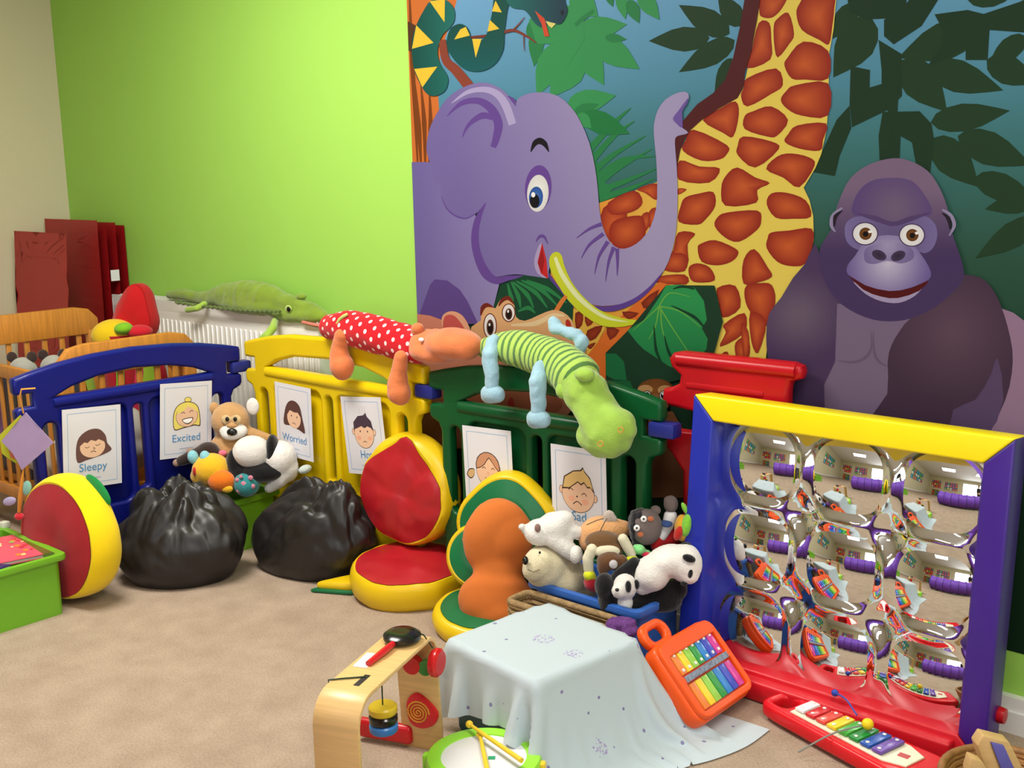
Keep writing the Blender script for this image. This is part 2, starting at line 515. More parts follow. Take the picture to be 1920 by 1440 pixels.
def clip(pts, half):
    """keep the part of a polygon on the inner side of the line a*x+b*y+c>=0"""
    a, b, c = half; out = []
    for i, p in enumerate(pts):
        q = pts[(i + 1) % len(pts)]
        dp = a * p[0] + b * p[1] + c; dq = a * q[0] + b * q[1] + c
        if dp >= 0: out.append(p)
        if (dp >= 0) != (dq >= 0):
            t = dp / (dp - dq); out.append((p[0] + (q[0] - p[0]) * t, p[1] + (q[1] - p[1]) * t))
    return out
def grow(q, k):
    cx = sum(p[0] for p in q) / len(q); cy = sum(p[1] for p in q) / len(q)
    return [(cx + (x - cx) * k, cy + (y - cy) * k) for x, y in q]
def mixc(a, b, t):
    t = max(0, min(1, t)); return tuple(u + (v - u) * t for u, v in zip(a, b))
def ramp(stops):
    def f(v):
        if v <= stops[0][0]: return stops[0][1]
        for (a, ca), (b, cb) in zip(stops, stops[1:]):
            if v <= b: return mixc(ca, cb, (v - a) / (b - a))
        return stops[-1][1]
    return f

# ------------------------------------------------------------------ the jungle mural
MURX0 = PY(775, 330, Y1).x
mur = None
GAIN = .60          # ink density of the print
def mural():
    global mur
    xr, zb, zt = PY(1985, 1200, Y1).x, .2, 2.0
    base = bpy.data.meshes.new('wall_mural')
    yb = Y1 - .0015
    nx, nz = 12, 40
    V = []; F = []; Cc = []
    bgz = ramp([(.2, (22, 50, 30)), (.8, (26, 60, 42)), (1.15, (45, 84, 66)), (1.42, (64, 120, 122)), (1.62, (86, 146, 172)), (1.95, (118, 172, 216)), (2.6, (135, 188, 232))])
    for j in range(nz + 1):
        z = zb + (zt - zb) * j / nz
        for i in range(nx + 1):
            V.append((MURX0 + (xr - MURX0) * i / nx, yb, z)); Cc.append(tuple(v * GAIN for v in lin(bgz(z))[:3]) + (1.0,))
    for j in range(nz):
        for i in range(nx):
            a = j * (nx + 1) + i; F.append((a, a + 1, a + nx + 2, a + nx + 1))
    base.from_pydata(V, [], F)
    at = base.color_attributes.new('Col', 'FLOAT_COLOR', 'POINT'); at.data.foreach_set('color', np.array(Cc, 'f').ravel())
    MV = vcol_mat('printed mural vinyl', .55)
    mur = link('wall_mural', base, MV)
    tag(mur, 'large printed jungle mural with elephant, giraffe and gorilla on the green wall', 'mural')
    lay = [0]
    def fm(px, py, l):
        p = PY(px, py, Y1); p.x = min(max(p.x, MURX0), xr); p.z = min(max(p.z, zb), zt)
        return Vector((p.x, yb - .00003 * (lay[0] + l), p.z))
    def new():
        q = Print(fm); q.gain = GAIN; return q
    def done(pr, name):
        pr.build(name, MV, mur); lay[0] += pr.layer
    step = [0]
    # ---- tree trunk
    p = new()
    p.poly([(755, -60), (870, -60), (852, 20), (826, 100), (822, 180), (832, 310), (770, 310)], (214, 116, 52))
    for a in ([(768, -20), (774, 120), (784, 310)], [(790, 160), (796, 230), (798, 310)], [(806, 170), (808, 240), (805, 310)], [(778, 150), (786, 240), (790, 310)]):
        p.stroke(a, [2, 9, 3], (126, 66, 26))
    p.poly([(765, 40), (785, 50), (790, 80), (772, 98), (764, 95)], (84, 56, 34))
    done(p, 'tree_trunk')
    # ---- dark foliage on the right
    p = new(); D = (36, 64, 40); D2 = (32, 58, 38)
    for b_, t_, w_ in (((350, 190), (45, 205), 125), ((450, 170), (195, 25), 130), ((475, 200), (195, 362), 120), ((510, 130), (390, -30), 110), ((460, 290), (375, 460), 70), ((1075, 20), (965, 195), 110), ((1160, 90), (968, 388), 200), ((1310, 300), (1537, 560), 190), ((1680, 150), (1292, 290), 190), ((1430, 330), (1818, 452), 165), ((1735, 300), (1990, 420), 150), ((1455, 612), (1852, 553), 140), ((1590, 680), (1960, 826), 170), ((1465, 690), (1695, 935), 175), ((1675, 888), (1990, 1000), 140), ((1990, 990), (1725, 1046), 110), ((2000, 1090), (1678, 1292), 130), ((1640, 0), (1920, -60), 120), ((1930, 180), (1740, 330), 110)):
        p.leaf(b_, t_, w_, D, '4')
    for q in ([(1030, -60), (1340, -60), (1330, 60), (1250, 92), (1130, 98), (1050, 60)], [(1222, 100), (1330, 20), (1400, -60), (1530, -60), (1410, 130), (1270, 222), (1222, 180)],
              [(1055, 330), (1152, 350), (1150, 438), (1210, 420), (1210, 350), (1195, 200), (1310, 270), (1312, 480), (1240, 550), (1062, 636), (1050, 520)],
              [(1475, 72), (1640, 50), (1720, 70), (1900, 10), (1960, -20), (1960, 165), (1750, 150), (1740, 300), (1630, 300), (1630, 232), (1520, 300), (1440, 330), (1510, 230), (1520, 160)],
              [(1050, 528), (1058, 640), (1000, 780), (976, 880), (868, 860), (930, 720), (985, 600)],
              [(1215, 560), (1400, 556), (1460, 620), (1472, 700), (1452, 872), (1382, 822), (1362, 712), (1305, 680), (1300, 800), (1200, 800), (1195, 680)]):
        p.poly(q, D2, '4')
    p.stroke([(1270, 440), (1265, 560)], 50, D2, '4')
    p.poly([(1290, 530), (1445, 530), (1450, 760), (1230, 760), (1180, 700), (1130, 700), (1130, 620)], (28, 58, 40))
    done(p, 'dark_foliage')
    # ---- mid green leaves and fronds
    p = new(); G = (58, 148, 86); G2 = (44, 128, 74)
    for a, b_, c in (((1040, 630), (1190, 575), (1362, 505)), ((1040, 590), (1160, 500), (1335, 400)), ((1020, 520), (1130, 430), (1300, 330)), ((1050, 670), (1200, 620), (1350, 560)), ((1010, 460), (1130, 330), (1240, 250)), ((1000, 400), (1130, 260), (1220, 180)), ((1030, 560), (1180, 460), (1350, 440))):
        p.stroke([a, b_, c], [40, 26, 3], G2, '3')
    p.poly([(1020, 420), (1060, 560), (1120, 620), (1060, 690), (1045, 640), (1000, 400)], G2, '3')
    for b_, t_, w_, c in (((1060, 300), (1030, 130), 120, G2), ((1080, 200), (1050, 500), 120, G2), ((1240, 340), (1230, 560), 90, G2), ((1240, 320), (1070, 720), 200, G), ((1340, 230), (1575, 640), 230, G), ((1490, 290), (1842, 520), 200, G), ((1380, 230), (1748, 182), 175, G), ((1400, 400), (1170, 730), 240, G), ((1580, 280), (1745, 295), 70, G2), ((1300, 790), (1665, 716), 175, G), ((1350, 850), (1540, 780), 90, G2), ((1400, 860), (1768, 1003), 170, (34, 122, 66)), ((1370, 860), (1480, 960), 110, G), ((1330, -40), (1530, 125), 190, G), ((1600, -60), (1640, 52), 60, G2), ((1690, -60), (1735, 145), 90, G), ((1760, 0), (1838, 175), 100, G2), ((1840, -60), (1990, 150), 130, G)):
        p.leaf(b_, t_, w_, c, '2')
    p.poly([(1010, 140), (1130, 200), (1300, 40), (1420, 60), (1430, 300), (1300, 500), (1200, 450), (1190, 330), (1070, 330)], G, '2')
    p.stroke([(1360, 190), (1430, 130), (1500, 80)], [30, 34, 26], G2, '2')
    done(p, 'green_leaves')
    # ---- giraffe
    p = new(); YE = (234, 208, 92); OR = (226, 150, 56)
    body = [(1100, 392), (1126, 380), (1180, 362), (1234, 341), (1262, 334), (1271, 311), (1277, 281), (1296, 244), (1316, 225), (1350, 203), (1384, 184), (1395, 165), (1410, 98), (1427, 0), (1434, -60), (1575, -60), (1569, 0), (1564, 56), (1555, 105), (1555, 188), (1551, 244), (1541, 289), (1530, 315), (1508, 352), (1519, 375), (1526, 405), (1527, 450), (1519, 480), (1504, 520), (1478, 562), (1452, 605), (1440, 650), (1430, 720), (1424, 800), (1330, 800), (1310, 698), (1344, 650), (1356, 600), (1340, 548), (1240, 600), (1150, 640), (1060, 620), (1030, 560), (1040, 440)]
    p.poly(body, lambda x, y: mixc(YE, OR, (1290 - x) / 160 if y > 320 else 0), grid=26)
    pin, pout = (206, 96, 46), (150, 42, 30)
    for q in ([(612, -40), (745, -40), (735, 5), (700, 60), (660, 90), (615, 86), (600, 60)], [(800, 20), (850, -40), (972, -40), (975, 40), (965, 130), (948, 222), (900, 200), (812, 150), (785, 70)], [(597, 115), (650, 115), (660, 200), (655, 298), (540, 342), (562, 250)], [(672, 130), (690, 95), (745, 64), (774, 170), (750, 220), (692, 288), (674, 220)], [(820, 208), (944, 255), (944, 393), (830, 398), (762, 393), (726, 330), (740, 290)], [(537, 392), (684, 342), (718, 425), (660, 470), (540, 533), (508, 480), (522, 440)], [(780, 426), (944, 416), (942, 578), (810, 578), (740, 545), (707, 500), (735, 455)], [(660, 532), (744, 600), (690, 678), (640, 683), (527, 645), (527, 580), (570, 556)], [(480, 507), (498, 570), (470, 683), (420, 665), (318, 602), (400, 545)], [(790, 627), (934, 617), (918, 700), (903, 753), (800, 743), (727, 710), (745, 670)], [(232, 700), (272, 648), (438, 725), (438, 770), (400, 798), (310, 803), (217, 753)], [(520, 682), (660, 707), (698, 745), (580, 838), (492, 775), (492, 730)], [(690, 782), (760, 767), (850, 787), (877, 827), (800, 936), (720, 888), (634, 845)], [(202, 802), (300, 832), (403, 842), (350, 913), (197, 898)], [(490, 837), (580, 887), (653, 915), (590, 950), (585, 1013), (430, 1028), (410, 940), (432, 880)], [(660, 967), (740, 964), (833, 1002), (858, 1083), (770, 1093), (682, 1088), (637, 1020)], [(230, 987), (300, 967), (370, 960), (380, 1030), (330, 1098), (290, 1123), (197, 1108), (207, 1030)], [(440, 1062), (590, 1052), (610, 1100), (590, 1148), (500, 1208), (430, 1188), (377, 1130), (392, 1085)], [(660, 1162), (750, 1152), (862, 1143), (866, 1230), (830, 1318), (760, 1330), (690, 1308), (637, 1240), (642, 1190)], [(195, 1162), (280, 1167), (242, 1220), (240, 1330), (130, 1330), (170, 1250)], [(310, 1217), (380, 1200), (478, 1240), (495, 1270), (460, 1308), (390, 1326), (312, 1308), (292, 1240)], [(-10, 945), (90, 917), (90, 1000), (30, 965)], [(195, 942), (238, 947), (195, 973)], [(-180, 1040), (-100, 1020), (-60, 1060), (-80, 1190), (-120, 1210), (-200, 1180)], [(10, 1080), (45, 1060), (60, 1100), (30, 1160), (5, 1150)]):
        p.fan(q, pin, pout, '4', 3)
    for q in ([(1100, 690), (1240, 625), (1285, 690), (1230, 740), (1120, 755)], [(1110, 820), (1150, 780), (1270, 760), (1298, 800), (1295, 880), (1220, 935), (1140, 930), (1108, 880)], [(1320, 740), (1365, 720), (1350, 800), (1325, 850)]):
        p.fan(q, pin, pout, '3', 3)
    for q in ([(1475, 0), (1560, 0), (1555, 78), (1450, 70)], [(1600, 72), (1640, 52), (1700, 72), (1723, 133), (1640, 143), (1607, 125)], [(1420, 122), (1550, 112), (1558, 158), (1412, 150)], [(1765, 197), (1850, 187), (1873, 290), (1790, 338), (1770, 260)], [(1800, 402), (1898, 347), (1898, 440), (1782, 508), (1810, 440)], [(1867, 510), (1920, 482), (1935, 560), (1890, 638), (1867, 570)], [(1640, 680), (1700, 600), (1740, 590), (1730, 660), (1690, 720)], [(1770, 600), (1810, 570), (1820, 640), (1800, 720), (1780, 690)]):
        p.fan(grow(q, 1.22), pin, pout, '6', 3)
    for q in ([(0, 562), (45, 517), (98, 590), (116, 630), (60, 653), (0, 658)], [(15, 692), (70, 682), (118, 690), (133, 760), (95, 858), (30, 800), (7, 740)], [(27, 832), (93, 867), (60, 998), (32, 950)], [(-20, 890), (10, 920), (13, 1000), (-5, 1060)]):
        p.fan(grow(q, 1.22), pin, pout, '5', 3)
    # legs low down: orange with dark patches
    p.poly([(990, 585), (1110, 430), (1330, 225), (1420, 150), (1480, 165), (1250, 420), (1130, 560), (1125, 760), (1040, 760), (1000, 650)], (224, 112, 44), '6')
    p.poly([(905, 300), (1000, 330), (1120, 390), (1060, 500), (990, 590), (960, 500), (900, 400)], (228, 178, 72), '6')
    for q in ([(930, 330), (975, 330), (970, 400), (935, 420)], [(1000, 430), (1090, 402), (1050, 478), (1000, 488)], [(1112, 412), (1188, 430), (1132, 488)], [(1312, 270), (1418, 192), (1360, 308)], [(1202, 322), (1300, 330), (1240, 368)], [(985, 350), (1040, 375), (1000, 410)], [(1000, 520), (1050, 500), (1020, 540)]):
        p.fan(q, (160, 60, 30), (120, 40, 26), '6', 2)
    # fringe of the mane
    p.poly([(515, -60), (610, -60), (604, 0), (590, 100), (560, 260), (530, 362), (520, 440), (490, 490), (400, 542), (310, 602), (255, 652), (225, 700), (203, 760), (190, 840), (175, 840), (178, 690), (215, 610), (290, 522), (370, 466), (430, 400), (470, 290), (505, 130), (527, 0)], (84, 32, 34), '4')
    done(p, 'giraffe')
    # ---- branch and snake
    p = new(); S1 = (22, 80, 72); S2 = (36, 118, 108)
    p.stroke([(580, 280), (700, 270)], [16, 22], (120, 56, 44), '2')
    p.stroke([(820, 242), (900, 228), (980, 262), (1072, 322)], [26, 22, 18, 8], (128, 62, 50), '2')
    p.stroke([(900, 222), (940, 180), (980, 130)], [12, 9, 5], (128, 62, 50), '2')
    p.stroke([(975, 262), (976, 320), (980, 385)], [8, 7, 3], (128, 62, 50), '2')
    p.stroke([(365, 300), (392, 450), (470, 530), (575, 660)], [52, 62, 74, 80], (142, 68, 50), '2')
    p.poly([(280, 6), (380, -6), (450, 60), (456, 150), (420, 210), (370, 260), (340, 330), (330, 400), (350, 480), (400, 560), (408, 620), (380, 685), (300, 722), (230, 682), (160, 545), (138, 420), (138, 300), (170, 190), (220, 90)], lambda x, y: mixc(S1, S2, (x - 775) / 90), '2', 3, grid=16)
    p.poly([(400, 290), (430, 212), (490, 180), (540, 195), (570, 240), (582, 292), (612, 322), (660, 300), (700, 250), (738, 100), (765, -60), (870, -60), (848, 100), (830, 250), (822, 370), (770, 470), (690, 525), (600, 537), (520, 512), (450, 445), (405, 370)], lambda x, y: mixc(S1, (24, 96, 100), (y - 60) / 90), '2', 3, grid=16)
    for q in ([(270, 10), (385, -4), (382, 168)], [(170, 190), (300, 322), (138, 367)], [(155, 518), (328, 500), (216, 656)], [(455, 297), (500, 222), (542, 202), (572, 267)], [(590, 292), (660, 292), (616, 434)], [(722, 150), (793, 217), (704, 238)], [(765, 6), (812, 94), (738, 86)]):
        p.poly(q, (240, 200, 60), '2')
    p.poly([(855, -60), (1230, -60), (1290, 30), (1304, 95), (1255, 180), (1180, 176), (1110, 205), (1060, 175), (1010, 105), (970, 72), (900, 62), (860, 30)], lambda x, y: mixc((34, 104, 98), (34, 62, 78), (x - 960) / 100), '2', 3, grid=16)
    p.poly([(1060, 80), (1132, 140), (1168, 272), (1132, 274), (1110, 180)], (208, 76, 50), '2')
    p.poly([(1140, 158), (1218, 178), (1186, 212), (1160, 190)], (222, 214, 120), '2')
    p.ell(1265, 95, 14, 20, (26, 36, 50), '2')
    done(p, 'snake')
    # ---- elephant
    p = new(); EL = (120, 106, 166); ER = (166, 154, 194); ED = (104, 74, 150)
    p.poly([(40, 472), (135, 472), (330, 600), (500, 1100), (512, 1135), (480, 1260), (400, 1345), (60, 1330)], lambda x, y: mixc((116, 104, 166), (150, 138, 188), (x - 790) / 150), '3', grid=24)
    p.poly([(80, 1300), (140, 1132), (165, 1104), (232, 1110), (300, 1160), (342, 1222), (400, 1345), (300, 1345)], (98, 74, 142), '3')
    head = [(600, 158), (612, 132), (660, 105), (740, 95), (830, 115), (900, 175), (950, 250), (1000, 370), (1030, 500), (1045, 620), (1055, 740), (1075, 830), (1110, 900), (1160, 938), (1220, 930), (1280, 890), (1330, 820), (1360, 720), (1366, 600), (1360, 450), (1348, 330), (1350, 260), (1370, 190), (1410, 135), (1470, 100), (1515, 93), (1536, 110), (1528, 150), (1490, 195), (1456, 232), (1470, 262), (1502, 288), (1534, 314), (1495, 326), (1468, 336), (1461, 370), (1470, 480), (1475, 600), (1474, 750), (1462, 880), (1430, 1000), (1380, 1090), (1310, 1165), (1220, 1222), (1120, 1245), (1010, 1240), (900, 1180), (840, 1100), (800, 1020), (780, 1060), (778, 1100), (745, 1130), (700, 1115), (650, 1080), (560, 1080), (490, 1092), (440, 1050), (405, 980), (385, 880), (395, 780), (442, 690), (400, 738), (340, 770), (280, 760), (225, 715), (200, 650), (190, 592), (160, 575), (155, 520), (130, 450), (120, 390), (135, 300), (160, 240), (185, 195), (230, 130), (300, 78), (380, 47), (450, 45), (520, 75), (565, 115)]
    p.poly(head, lambda x, y: mixc(EL, ER, (x - 830) / 330 + (200 - y) / 1400), '3', 2, grid=24)
    p.stroke([(442, 690), (398, 780), (382, 880), (398, 980), (440, 1070), (495, 1110), (560, 1098), (650, 1085)], [3, 34, 42, 44, 52, 40, 28, 4], ED, '3')
    p.stroke([(200, 655), (230, 722), (282, 764), (340, 774), (402, 738)], [3, 7, 8, 8, 3], ED, '3')
    p.stroke([(780, 1075), (830, 1160), (900, 1235), (1010, 1255), (1120, 1262), (1230, 1226), (1320, 1158), (1395, 1066)], [10, 30, 20, 18, 30, 26, 18, 3], (96, 66, 146), '3')
    p.poly([(1532, 125), (1526, 160), (1500, 200), (1504, 288), (1468, 262), (1450, 236), (1480, 195)], (112, 88, 162), '3', 2)
    p.stroke([(255, 155), (340, 96), (430, 80), (500, 104), (548, 165), (585, 268)], [2, 22, 30, 38, 44, 42], (176, 164, 206), '3')
    p.stroke([(230, 225), (310, 155), (400, 142), (470, 185), (508, 262), (498, 340), (480, 392)], [2, 26, 36, 46, 48, 40, 30], ED, '3')
    p.stroke([(312, 340), (350, 270), (420, 222), (480, 232)], [3, 20, 36, 30], ED, '3')
    p.stroke([(560, 115), (590, 140), (602, 170)], [4, 22, 3], ED, '3')
    p.stroke([(683, 418), (705, 372), (732, 358), (760, 375), (782, 418)], [2, 28, 36, 28, 2], (26, 22, 28), '3')
    p.ell(724, 612, 72, 124, (106, 72, 152), '3', 4)
    p.ell(722, 640, 58, 100, (222, 222, 218), '3', 4, cin=(246, 246, 242))
    p.ell(712, 662, 38, 58, (44, 84, 160), '3', 4, cin=(70, 120, 190))
    p.ell(705, 682, 26, 38, (22, 20, 24), '3'); p.ell(697, 648, 11, 14, (250, 250, 250), '3')
    p.poly([(742, 905), (712, 960), (702, 1020), (722, 1075), (770, 1100), (740, 1040)], (176, 160, 200), '3', 2)
    p.poly([(745, 908), (768, 1000), (777, 1102), (738, 1072), (720, 1012)], (204, 42, 44), '3')
    p.poly([(745, 930), (758, 1000), (745, 1072), (722, 1020)], (158, 30, 36), '3')
    p.stroke([(711, 903), (728, 876), (745, 870), (760, 880), (777, 916)], [2, 14, 18, 14, 2], ED, '3')
    for a in ([(1066, 806), (1000, 832), (930, 882)], [(1076, 858), (1000, 918), (955, 992)], [(1100, 900), (1052, 980), (1028, 1076)], [(1132, 930), (1104, 1010), (1087, 1116)], [(1150, 938), (1152, 1010), (1150, 1086)]):
        p.stroke(a, [22, 14, 2], ED, '3')
    p.poly([(783, 1000), (800, 965), (830, 956), (853, 980), (862, 1020), (900, 1110), (960, 1190), (1040, 1260), (1130, 1300), (1220, 1320), (1302, 1324), (1302, 1326), (1230, 1350), (1150, 1362), (1060, 1352), (970, 1297), (890, 1222), (830, 1132), (793, 1060)], (206, 212, 48), '3', 2)
    p.stroke([(815, 985), (860, 1090), (950, 1210), (1080, 1305), (1210, 1334)], [16, 26, 26, 18, 2], (232, 236, 176), '3')
    done(p, 'elephant')
    # ---- dark frond between elephant and hippo
    p = new()
    p.poly([(500, 165), (640, 110), (780, 130), (920, 290), (915, 380), (800, 330), (640, 400), (560, 380), (455, 300)], (24, 70, 48), '6')
    for a in ([(560, 150), (600, 230), (615, 300)], [(570, 150), (650, 220), (690, 300)], [(590, 145), (700, 210), (770, 300)], [(620, 140), (740, 200), (830, 290)], [(650, 140), (770, 190), (880, 270)], [(540, 160), (560, 240), (575, 300)], [(600, 320), (660, 300), (700, 330)]):
        p.stroke(a, [8, 26, 6], (44, 128, 74), '6')
    p.stroke([(820, 320), (850, 270), (880, 230)], [26, 26, 20], (222, 124, 56), '6')
    done(p, 'palm_frond')
    # ---- hippo
    p = new(); HP = (216, 136, 112); HT = (230, 178, 124)
    p.poly([(10, 335), (90, 345), (160, 370), (240, 400), (360, 470), (480, 560), (700, 600), (980, 560), (940, 860), (820, 1000), (560, 1100), (10, 1120)], lambda x, y: mixc(HP, (170, 110, 82), (y - 640) / 80), '6', grid=24)
    p.poly([(158, 355), (195, 322), (245, 325), (290, 360), (325, 440), (270, 445), (170, 425)], (236, 170, 134), '6', 3)
    p.poly([(172, 355), (215, 340), (255, 370), (290, 440), (175, 435)], (206, 90, 84), '6', 3)
    p.poly([(330, 410), (385, 372), (380, 312), (410, 282), (450, 292), (470, 302), (498, 252), (540, 238), (580, 288), (588, 352), (640, 375), (720, 342), (800, 312), (862, 325), (912, 370), (950, 450), (985, 510), (990, 580), (900, 640), (700, 660), (400, 560), (330, 480)], lambda x, y: mixc(HT, (206, 140, 96), (y - 600) / 90), '6', 2, grid=18)
    p.stroke([(560, 400), (700, 390), (800, 345), (870, 345)], [10, 30, 26, 8], (240, 208, 160), '6')
    p.stroke([(384, 345), (396, 300), (420, 284), (456, 296)], [6, 26, 26, 4], (120, 42, 30), '6')
    p.stroke([(488, 290), (510, 256), (545, 244), (578, 280)], [6, 22, 24, 4], (120, 42, 30), '6')
    for cx, cy, rx, ry in ((438, 405, 40, 74), (546, 328, 40, 54)):
        p.ell(cx, cy, rx, ry, (120, 50, 36), '6'); p.ell(cx, cy, rx - 6, ry - 6, (244, 240, 236), '6')
        p.ell(cx + 1, cy + 8, rx * .52, ry * .62, (96, 56, 40), '6'); p.ell(cx + 1, cy + 10, rx * .36, ry * .46, (30, 20, 20), '6'); p.ell(cx - 3, cy - 8, 6, 9, (240, 240, 240), '6')
    p.ell(893, 396, 15, 30, (190, 50, 40), '6', -15)
    p.ell(560, 860, 300, 90, (150, 86, 60), '6'); p.ell(560, 880, 20, 60, (150, 40, 34), '6')
    p.ell(640, 1180, 80, 260, (24, 44, 30), '6'); p.ell(900, 1180, 60, 230, (32, 40, 30), '6')
    p.poly([(480, 1000), (600, 1000), (620, 1300), (470, 1300)], (120, 80, 56), '6')
    done(p, 'hippo')
    # ---- broad leaf in front of the giraffe
    p = new()
    p.poly([(1460, 168), (1742, 170), (1790, 380), (1740, 560), (1650, 690), (1480, 730), (1420, 1000), (1240, 1000), (1110, 740), (1110, 560), (1240, 430)], (30, 62, 42), '6')
    p.poly([(1108, 565), (1170, 565), (1215, 610), (1232, 720), (1160, 715), (1112, 690)], (30, 112, 66), '6')
    p.poly([(1118, 722), (1250, 722), (1280, 790), (1220, 800), (1150, 760)], (28, 100, 60), '6')
    p.poly([(1236, 430), (1330, 372), (1420, 240), (1460, 170), (1540, 165), (1625, 182), (1680, 260), (1697, 370), (1668, 418), (1702, 480), (1694, 540), (1658, 580), (1668, 650), (1530, 652), (1480, 640), (1330, 540), (1290, 500)], lambda x, y: mixc((46, 150, 82), (36, 126, 70), (y - 560) / 120), '6', grid=20)
    for a in ([(1420, 290), (1480, 215), (1600, 235)], [(1420, 290), (1540, 320), (1660, 410)], [(1420, 290), (1500, 420), (1620, 600)], [(1420, 290), (1400, 400), (1360, 480)], [(1420, 290), (1380, 330), (1270, 430)], [(1430, 310), (1440, 430), (1500, 610)]):
        p.stroke(a, [8, 6, 3], (110, 176, 70), '6')
    for a in ([(1490, 285), (1620, 350), (1682, 412)], [(1450, 460), (1478, 560), (1532, 645)], [(1390, 400), (1402, 540), (1432, 612)], [(1500, 190), (1560, 175), (1625, 190)]):
        p.stroke(a, [4, 18, 10], (22, 62, 40), '6')
    done(p, 'broad_leaf')
    # ---- small monkey
    p = new()
    p.ell(1400, 782, 108, 72, (112, 66, 30), '6', cin=(140, 84, 40))
    p.ell(1400, 860, 74, 60, (150, 100, 62), '6'); p.ell(1340, 772, 44, 26, (196, 150, 96), '6'); p.ell(1456, 776, 44, 28, (196, 150, 96), '6')
    for cx in (1350, 1447):
        p.ell(cx, 808, 27, 30, (50, 34, 26), '6'); p.ell(cx, 808, 22, 25, (230, 226, 220), '6'); p.ell(cx, 808, 17, 20, (24, 22, 24), '6'); p.ell(cx - 5, 798, 5, 7, (250, 250, 250), '6')
    p.poly([(1330, 900), (1500, 900), (1620, 1100), (1640, 1400), (1320, 1400)], (128, 82, 52), '6')
    done(p, 'monkey')
    # ---- gorilla
    p = new()
    def rad(cx, cy, r, a, b):
        return lambda x, y: mixc(a, b, math.hypot(x - cx, y - cy) / r)
    p.poly([(1270, 790), (1340, 815), (1400, 860), (1480, 960), (1700, 1200), (1700, 1500), (1180, 1500), (1290, 1250), (1335, 1040)], (152, 122, 152), '5')
    p.poly([(350, 470), (300, 570), (240, 640), (180, 740), (120, 820), (105, 930), (115, 1040), (150, 1170), (180, 1320), (300, 1420), (440, 1420), (405, 1180), (450, 1060), (480, 900), (490, 780), (420, 650), (380, 560)], rad(1500, 590, 90, (112, 98, 116), (78, 58, 96)), '5', 2, grid=20)
    p.poly([(460, 770), (850, 820), (790, 900), (730, 1030), (730, 1230), (640, 1420), (400, 1420), (395, 1175), (450, 1060)], (122, 104, 134), '5')
    p.stroke([(460, 1055), (540, 1062), (600, 1040), (630, 990), (628, 900)], [4, 14, 16, 12, 2], (106, 88, 120), '5')
    p.stroke([(715, 1085), (670, 1060), (645, 1010), (640, 900)], [4, 14, 14, 2], (106, 88, 120), '5')
    p.poly([(1060, 640), (1140, 630), (1200, 655), (1250, 720), (1285, 800), (1310, 880), (1335, 1000), (1332, 1120), (1300, 1250), (1220, 1420), (1160, 1520), (600, 1520), (640, 1320), (710, 1220), (712, 1060), (730, 980), (770, 910), (830, 840), (960, 780)], rad(1790, 620, 130, (98, 74, 92), (70, 50, 72)), '5', 2, grid=20)
    p.poly([(1040, 1300), (1150, 1250), (1230, 1120), (1260, 1040), (1290, 1250), (1200, 1440), (1040, 1440)], (92, 72, 108), '5', 2)
    p.poly([(740, 44), (830, 60), (915, 110), (970, 190), (1010, 290), (1035, 420), (1080, 550), (1092, 640), (1040, 710), (960, 780), (860, 832), (760, 857), (640, 850), (520, 800), (440, 730), (390, 640), (370, 560), (380, 480), (430, 400), (445, 330), (480, 230), (530, 140), (620, 75)], lambda x, y: mixc((126, 104, 132), (72, 54, 98), (y - 355) / 120), '5', 3, grid=18)
    p.poly([(535, 320), (556, 228), (620, 162), (720, 142), (830, 156), (900, 232), (935, 320), (860, 345), (740, 368), (620, 345)], rad(1680, 390, 80, (118, 100, 126), (92, 70, 126)), '5', 3, grid=18)
    p.poly([(498, 390), (520, 352), (570, 334), (640, 345), (735, 385), (830, 350), (900, 334), (948, 372), (960, 430), (940, 490), (900, 518), (850, 500), (740, 440), (620, 492), (560, 500), (508, 460)], rad(1675, 440, 95, (100, 84, 130), (124, 112, 166)), '5', 3, grid=16)
    p.stroke([(560, 320), (650, 345), (740, 372), (830, 345), (920, 318)], [6, 26, 22, 26, 6], (86, 66, 112), '5')
    p.poly([(590, 470), (640, 440), (715, 428), (790, 440), (845, 480), (920, 590), (918, 650), (820, 692), (720, 708), (600, 682), (516, 626), (512, 580), (550, 530)], rad(1668, 492, 78, (204, 196, 220), (112, 96, 156)), '5', 3, grid=12)
    p.poly([(600, 560), (600, 500), (660, 470), (718, 462), (780, 470), (836, 500), (840, 545), (780, 570), (712, 556), (650, 572)], rad(1668, 462, 46, (168, 158, 196), (118, 104, 156)), '5', 3, grid=12)
    p.ell(670, 528, 38, 24, (70, 58, 88), '5', 24, cin=(50, 40, 60)); p.ell(765, 532, 38, 24, (70, 58, 88), '5', -24, cin=(50, 40, 60))
    p.poly([(540, 660), (600, 690), (720, 730), (840, 700), (890, 680), (850, 730), (770, 766), (680, 758), (600, 720)], (168, 154, 190), '5', 3)
    p.poly([(518, 628), (600, 678), (720, 707), (830, 692), (918, 652), (870, 706), (765, 742), (680, 735), (590, 700)], (84, 18, 22), '5', 2)
    for cx, cy in ((600, 421), (834, 428)):
        p.ell(cx, cy, 66, 58, (74, 56, 96), '5'); p.ell(cx, cy, 60, 53, (226, 224, 226), '5', cin=(250, 250, 250))
        p.ell(cx + 2, cy, 31, 31, (96, 58, 26), '5', cin=(140, 88, 40)); p.ell(cx + 2, cy + 2, 14, 14, (24, 16, 14), '5'); p.ell(cx + 24, cy - 10, 9, 7, (250, 250, 250), '5')
    p.stroke([(452, 412), (432, 380), (440, 330), (486, 292)], [6, 18, 18, 10], (150, 140, 176), '5'); p.stroke([(445, 385), (452, 335), (486, 305)], [8, 20, 4], (40, 30, 46), '5')
